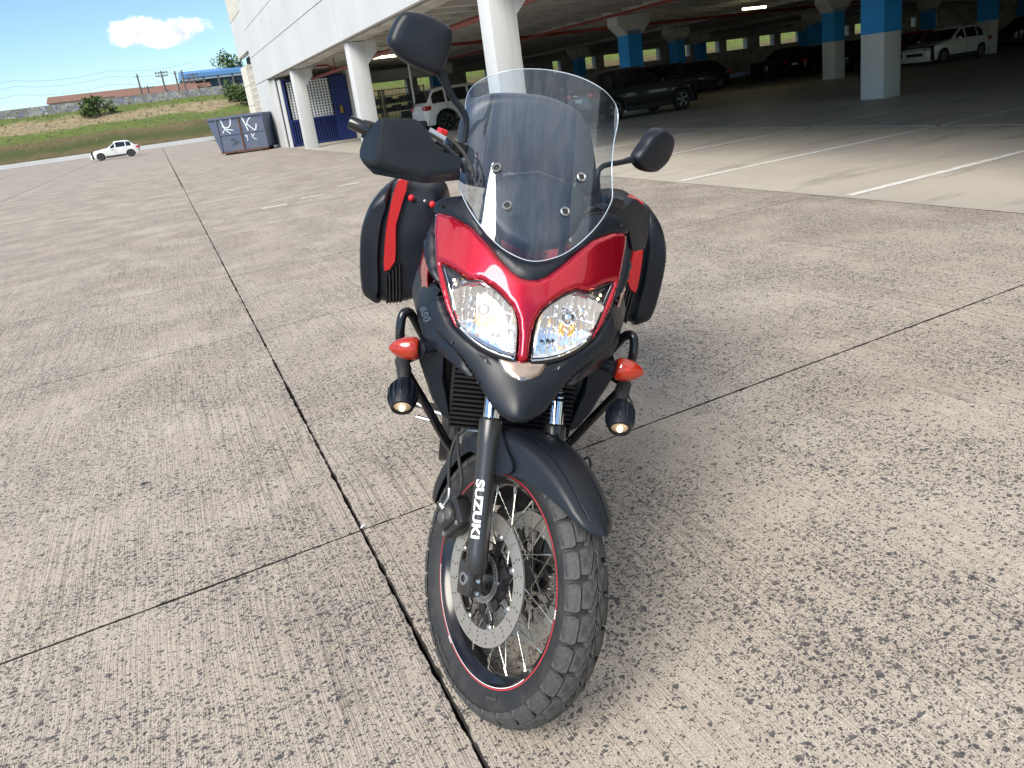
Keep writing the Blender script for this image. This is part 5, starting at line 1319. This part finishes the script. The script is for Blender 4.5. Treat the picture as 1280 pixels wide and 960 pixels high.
    G().bbox((-.49, .25 if s_ > 0 else -.30, 1.245), (-.44, .30 if s_ > 0 else -.25, 1.275), .006).build('reservoir', M_plg, lv, 40)
    mirs = [sX(548, 86, -.515), sX(566, 122, -.50), sX(583, 150, -.485)] if s_ < 0 else [sX(797, 197.5, -.525), sX(778, 202.5, -.51), sX(748, 213, -.485)]
    mb_ = m3(-.475, .245, 1.235)
    mst = steered(G().tube([mirs[0], mirs[0].lerp(mirs[1], .35), mirs[1], mirs[2], mb_], [.0140, .0115, .0085, .0080, .0075], 12, 4).build('mirror_stem', M_pl, moto, 60))
if True:
    p_ = sX(553, 165, -.46); o = steered(G().bbox((p_.x-.012, p_.y-.011, p_.z-.007), (p_.x+.010, p_.y+.011, p_.z+.008), .003).build('kill_switch', M_redb, moto))
    steered(G().tube([sX(536, 164, -.46), sX(546, 169, -.45), sX(556, 175, -.44)], [.011, .010, .010], 10, 3).build('master_cylinder', M_alu, moto, 50))
    steered(G().tube([sX(545, 177, -.44), sX(560, 186, -.42), sX(572, 198, -.40), sX(582, 216, -.38)], .006, 8, 5).build('brake_hose', M_plg, moto, 60))
    steered(G().tube([sX(560, 172, -.44), sX(574, 184, -.41), sX(588, 205, -.36), sX(592, 222, -.34)], .0045, 8, 5).build('cable', M_rub, moto, 60))
mir_px = {-1: ([(506, 14.5), (523, 15.5), (541, 21), (556, 29), (563, 35), (565, 42), (564.5, 57), (559, 76), (551, 92), (544, 94), (535, 90), (518, 83.5), (500, 73), (487, 59), (484.3, 51), (487, 42), (492, 30), (499, 19)], -.52, V((.97, -.20, .08))),
          1: ([(823, 160.5), (831, 162), (838, 168), (840.5, 176), (838, 189), (831, 203), (820, 213.5), (812, 215.5), (803, 213.5), (796, 207), (793.5, 199), (797, 190), (805, 179), (813, 167)], -.525, V((.97, .18, .06)))}
for s_, (pxs, x, nm) in mir_px.items():
    nm = nm.normalized(); c_ = sX(sum(p[0] for p in pxs)/len(pxs), sum(p[1] for p in pxs)/len(pxs), x)
    o_, d0 = rayB(0, 0)
    def onplane(u, v):
        o, d = rayB(u, v); o = Msi @ o; d = Msi.to_3x3() @ d; return o+d*((c_-o).dot(nm)/d.dot(nm))
    P = [onplane(u, v) for u, v in pxs]; P = cat([tuple(p) for p in P], sub=3, closed=True)
    rings = []
    for h, k in ((-.022, .955), (-.020, .985), (-.014, 1.0), (-.002, .995), (.006, .975), (.012, .94), (.0165, .885), (.0195, .80), (.0220, .60), (.0235, .36), (.0242, .12)):
        rings.append([c_+(p-c_)*k+nm*h for p in P])
    g = G().grid(rings, True); n = len(P); nn = len(g.v); g.f.append(tuple(range(nn-n, nn)))
    ms = steered(g.build('mirror', M_pl, moto, 60))
    g = G().add([c_+(p-c_)*.95+nm*-.020 for p in P], [tuple(range(n))]); g.build('mirror_glass', M_mir, ms)
# rear wheel and brake
prr = [(-.05, .218), (-.060, .236), (-.070, .262), (-.073, .285), (-.068, .300), (-.050, .312), (-.025, .319), (0, .321)]; prr = prr+[(-y, r) for y, r in prr[-2::-1]]
rt_ = G().lathe([(r, y) for y, r in prr], (-1.56, 0, .321), (0, 1, 0), 64).build('rear_tyre', M_tread, moto, 50)
rr0 = G().lathe([(.222, -.055), (.230, -.052), (.215, -.03), (.205, 0), (.215, .03), (.230, .052), (.222, .055), (.198, 0), (.222, -.055)], (-1.56, 0, .321), (0, 1, 0), 64).build('rear_rim', M_plg, moto, 40)
G().lathe([(0, -.07), (.05, -.07), (.06, -.05), (.035, -.03), (.035, .03), (.07, .05), (.07, .08), (0, .08)], (-1.56, 0, .321), (0, 1, 0), 24).build('rear_hub', M_dmet, moto, 40)
for k in range(32):
    side = 1 if k % 2 else -1; lead = 1 if (k//2) % 2 else -1; a1_ = 2*pi*k/32; a0_ = a1_+lead*radians(60)
    G().tube([(-1.56+.055*sin(a0_), .045*side, .321+.055*cos(a0_)), (-1.56+.202*sin(a1_), .012*side, .321+.202*cos(a1_))], .0019, 5).build('spoke', M_spoke, rr0, 60)
g = G().lathe([(.325, -.07), (.345, -.05), (.350, 0), (.345, .05), (.325, .07)], (-1.56, 0, .321), (0, 1, 0), 40, False, 0, 2.6); g.xf(lambda v: v); g.build('rear_hugger', M_pl, moto, 50)
# ================================================================ CARS
M_cglass = mat('car_glass', (.012, .014, .016), .06, spec=.8, coat=.5)
M_ctyre = mat('car_tyre', (.018, .018, .019), .75); M_crim = mat('car_rim', (.26, .26, .27), .35, .8); M_trim = mat('car_trim', (.025, .025, .027), .6)
M_tail = mat('tail_lamp', (.45, .012, .012), .15, coat=1); M_hl = mat('car_headlamp', (.6, .62, .65), .1, .5, coat=1); M_plate = mat('plate', (.7, .7, .68), .5); M_well = mat('wheel_well', (.008, .008, .008), 1)
def paint(name, c, metal=.2): return mat(name, c, .3, metal, coat=.8, coatr=.04)
M_pw = paint('paint_white', (.74, .74, .72), 0); M_pk = paint('paint_black', (.010, .011, .014)); M_pg = paint('paint_grey', (.10, .105, .11), .5); M_ps = paint('paint_silver', (.36, .37, .37), .6); M_pr = paint('paint_red', (.36, .012, .015)); M_pb = paint('paint_beige', (.24, .24, .19), .4)
def car(label, loc, rotz, m, L=4.2, W=1.76, H=1.55, kind='suv', group=None, ns=64):
    t = empty('parked_car', label, 'car', loc, rotz, group)
    hw = W/2; R = .345 if kind == 'suv' else .31; RA = R+.05; xr, xf = -L/2+.78, L/2-.80; sill = .24 if kind == 'suv' else .19; belt = H*.62
    suv = kind == 'suv'
    hood = smooth_lut([(-L/2, belt-.25), (-L/2+.05, belt-.06), (-L/2+.25, belt+.02), (L/2-1.25, belt+.0), (L/2-.35, belt-.12), (L/2-.05, belt-.26), (L/2, belt-.38)], .03)
    plan = smooth_lut([(-L/2, .78), (-L/2+.12, .90), (-L/2+.5, .98), (-L/2+1, 1), (L/2-1.1, 1), (L/2-.4, .94), (L/2-.1, .80), (L/2, .66)], .03)
    def zb(x):
        z = sill+.02*abs(x/L)
        for xw in (xr, xf):
            d = RA*RA-(x-xw)**2
            if d > 0: z = max(z, R+sqrt(d))
        return z
    rows = []
    for i in range(ns+1):
        x = -L/2+L*i/ns; w = hw*plan(x); b = zb(x); top = hood(x); pts = []
        for k in range(8):
            tt = k/7; z = b+(max(top, b+.02)-b)*tt; zz = (z-sill)/(belt-sill)
            y = w*(.955+.045*sin(min(1, max(0, zz*1.35))*pi/2)-.035*max(0, zz-.6)/.4)
            if abs(zz-.52) < .07: y -= .008
            pts.append((x, y, z))
        yl = pts[-1][1]; pts += [(x, yl-.05*w/hw, top+.035), (x, yl*.62, top+.06), (x, 0, top+.068)]
        rows.append([(a, -y, c) for a, y, c in pts]+[(a, y, c) for a, y, c in reversed(pts[:-1])])
    g = G().grid(rows); n = len(rows[0]); nn = len(g.v); g.f += [tuple(range(n)), tuple(range(nn-n, nn))]
    g.build('body', m, t, 35)
    G().box((-L/2+.1, -hw*.86, sill+.02), (L/2-.12, hw*.86, belt-.1)).build('underbody', M_well, t)
    # greenhouse
    xb, xe = L/2-1.28, -L/2+(.10 if suv else .22)         # foot of the windscreen, foot of the rear glass
    zr = smooth_lut([(xe, belt), (xe+(.32 if suv else .55), H-.09), (xe+.75, H-.02), (0, H), (xb-.95, H-.04), (xb-.78, H-.09), (xb, belt)], .05)
    def gp(x, q):                                          # q 0 at the belt, 1 at the roof edge
        z1 = max(zr(x)-.05, belt+.005); z = belt-.01+(z1-belt)*q; tum = hw*(.94-.20*(z-belt)/(H-belt)); return tum*min(1, plan(x)+.03), z
    rows = []
    for i in range(37):
        x = xe+(xb-xe)*i/36; pts = [(x, *gp(x, q)) for q in (0, .25, .5, .75, 1)]
        y1, z1 = pts[-1][1:]; pts += [(x, y1-.06, min(z1+.04, zr(x)+.0)), (x, y1*.5, zr(x)+.012), (x, 0, zr(x)+.018)]
        rows.append([(a, -y, c) for a, y, c in pts]+[(a, y, c) for a, y, c in reversed(pts[:-1])])
    G().grid(rows).build('cabin', m, t, 40)
    # glass: three side panes each side, front and rear
    wins = ((xe+.22, xe+.72), (xe+.80, xe+1.62), (xe+1.72, xb-.40)) if suv else ((xe+.42, xe+.80), (xe+.88, xe+1.62), (xe+1.72, xb-.40))
    for s_ in (-1, 1):
        for x0, x1 in wins:
            r_ = []
            for i in range(9):
                x = x0+(x1-x0)*i/8; r_.append([(x, (gp(x, q)[0]+.006)*s_, gp(x, q)[1]) for q in (.10, .4, .7, .93)])
            G().grid(r_).build('side_window', M_cglass, t, 60)
        r_ = [[(x, (hw*plan(x)*1.003)*s_, z) for z in (sill-.02, sill+.10, sill+.14)] for x in [xr+RA+.02+(xf-xr-2*RA-.04)*k/6 for k in range(7)]]
        G().grid(r_).build('sill_trim', M_trim, t, 60)
        for xd in (wins[1][1]+.05, wins[0][1]+.04): G().box((xd-.004, (hw*.996)*s_-.006, sill+.12), (xd+.004, (hw*.996)*s_+.006, belt-.03)).build('door_gap', M_trim, t)
        for xd in (wins[2][0]+.12, wins[1][0]+.12): G().bbox((xd, hw*s_-.02, belt-.16), (xd+.17, hw*s_+.02, belt-.125), .008).build('door_handle', m, t, 40)
        G().ball((xb-.38, (hw+.09)*s_, belt+.07), (.06, .10, .07), 10, 6).build('wing_mirror', m, t, 60)
    def strip(xa, xb_, qs, m_, nm, f=.9):
        r_ = []
        for i in range(7):
            x = xa+(xb_-xa)*i/6; y1, z1 = gp(x, 1); yy = y1-.07; r_.append([(x+qs*.004, yy*k*f, zr(x)+.02+.012*(1-abs(k))+.004) for k in (-1, -.6, -.2, .2, .6, 1)])
        G().grid(r_).build(nm, m_, t, 60)
    strip(xb-.74, xb-.06, 1, M_cglass, 'windscreen', 1.0); strip(xe+.03, xe+(.30 if suv else .5), -1, M_cglass, 'rear_window', .95)
    for s_ in (-1, 1):
        G().bbox((L/2-.20, .52*s_-.18, belt-.33), (L/2-.035, .52*s_+.18, belt-.20), .03).build('headlight', M_hl, t, 40)
        G().bbox((-L/2-.012, .66*s_-.15, belt-.20), (-L/2+.28, .66*s_+.155, belt-.03), .03).build('tail_light', M_tail, t, 40)
    G().bbox((-L/2-.03, -hw*.80, sill-.03), (-L/2+.30, hw*.80, sill+.22), .04).build('rear_bumper', M_trim if suv else m, t, 40)
    G().bbox((L/2-.30, -hw*.76, sill-.03), (L/2+.02, hw*.76, sill+.20), .04).build('front_bumper', M_trim if suv else m, t, 40)
    G().bbox((L/2-.06, -.40, sill+.22), (L/2+.012, .40, sill+.36), .015).build('grille', M_trim, t)
    G().bbox((-L/2-.022, -.22, belt-.32), (-L/2-.005, .22, belt-.20), .003).build('number_plate', M_plate, t)
    wh = None
    for x in (xr, xf):
        for s_ in (-1, 1):
            if wh is None:
                g = G().lathe([(R*.66, -.10), (R*.93, -.105), (R, -.07), (R, .07), (R*.93, .105), (R*.66, .10)], (0, 0, 0), (0, 1, 0), 32); wh = g.build('wheel', M_ctyre, t, 40)
                G().lathe([(R*.66, -.10), (R*.68, -.085), (R*.60, -.03), (R*.2, -.03), (0, -.03)], (0, 0, 0), (0, 1, 0), 32).build('wheel_dish', M_well, wh)
                sp = G()
                for k in range(5):
                    for o_ in (-.16, .16):
                        a = 2*pi*k/5; sp.prism([(R*.06, -R*.05), (R*.66, -R*.05+o_*R*.5), (R*.66, R*.05+o_*R*.5), (R*.06, R*.05)], (0, -.07, 0), (cos(a), 0, sin(a)), (-sin(a), 0, cos(a)), (0, -1, 0), -.02, .02)
                sp.lathe([(R*.62, .0), (R*.67, -.0), (R*.67, .03), (R*.62, .03)], (0, -.10, 0), (0, 1, 0), 32); sp.build('rim', M_crim, wh)
                wh.location = (x, -(hw-.12), R); kids = list(wh.children)
            else:
                w2 = inst(wh, parent=t); w2.location = (x, (hw-.12)*s_, R); w2.rotation_euler = (0, .6*x, 0 if s_ < 0 else pi)
                for k in kids: inst(k, parent=w2)
            if suv:
                ar = []
                for i in range(15):
                    a = radians(-8+196*i/14); ar.append([(x+r_*cos(a), (hw*(1.004 if r_ > RA else 1.0))*s_-(.0 if r_ > RA else .03*s_), R+r_*sin(a)) for r_ in (RA-.01, RA+.005, RA+.055)])
                G().grid(ar).build('wheel_arch', M_trim, t, 60)
    return t
def car_copy(src, label, loc, rotz, group):
    c = src.copy(); link(c); c.location = loc; c.rotation_euler = (0, 0, rotz); c['label'] = label
    if group: c['group'] = group
    for k in src.children:
        d = inst(k, parent=c)
        for kk in k.children: inst(kk, parent=d)
    return c
car('white crossover parked between the white columns with its tail lamp towards the yard', (13.35, 32.0, 0), 0, M_pw, 4.2, 1.78, 1.58).scale = (1.22, 1.22, 1.22)
car('glossy black crossover parked behind the windscreen beside the first blue column', (14.75, 20.95, 0), 0, M_pk, 4.3, 1.80, 1.60)
car('small white hatchback alone at the far left end of the yard', (-3.5, 73.4, 0), pi, M_pw, 3.95, 1.68, 1.48, 'hatch')
GC = 'cars parked in the depth of the garage'
pk = car('black car in the dark first row between the two nearest blue and white columns', (24.6, 30.2, 0), pi, M_pk, 4.2, 1.76, 1.50, 'hatch', GC, 40)
pg = car('dark grey crossover in the dark row left of the middle blue and white column', (24.6, 32.8, 0), pi, M_pg, 4.3, 1.78, 1.60, 'suv', GC, 40)
psv = car('dull beige car nosing out just right of the black crossover', (19.2, 27.2, 0), 0, M_pb, 4.1, 1.72, 1.47, 'hatch', GC, 40)
prd = car('red car parked behind the nearest blue and white column, beside a white one', (35.2, 25.6, 0), pi, M_pr, 4.2, 1.74, 1.5, 'hatch', GC, 40)
pwh = car('white car in shade next to the red car behind the nearest blue and white column', (33.4, 22.7, 0), pi, M_pw, 4.2, 1.76, 1.5, 'hatch', GC, 40)
spots = [(24.6, 35.4, 'k'), (24.6, 38.0, 'g'), (24.6, 40.8, 'k'), (30.2, 36.6, 'k'), (30.2, 39.4, 'k'), (30.2, 42.2, 'g'), (35.3, 31.4, 'k'), (35.3, 34.2, 'g'), (35.3, 28.6, 'k'), (41.5, 33.6, 'k'), (41.5, 36.6, 'g'), (41.5, 39.5, 'k'), (20.6, 43.5, 'g'), (20.6, 46.5, 'k'), (30.2, 45.2, 'k'), (41.5, 30.6, 'k'), (47, 27, 'g'), (52.5, 30, 'k')]
for i, (x, y, c) in enumerate(spots):
    lab = ('black' if c == 'k' else 'dark grey')+' car in the unlit middle of the garage among rows of similar dark cars'
    car_copy(pk if c == 'k' else pg, lab, (x, y, 0), pi if i % 3 else 0, 'dark cars in the depth of the garage')
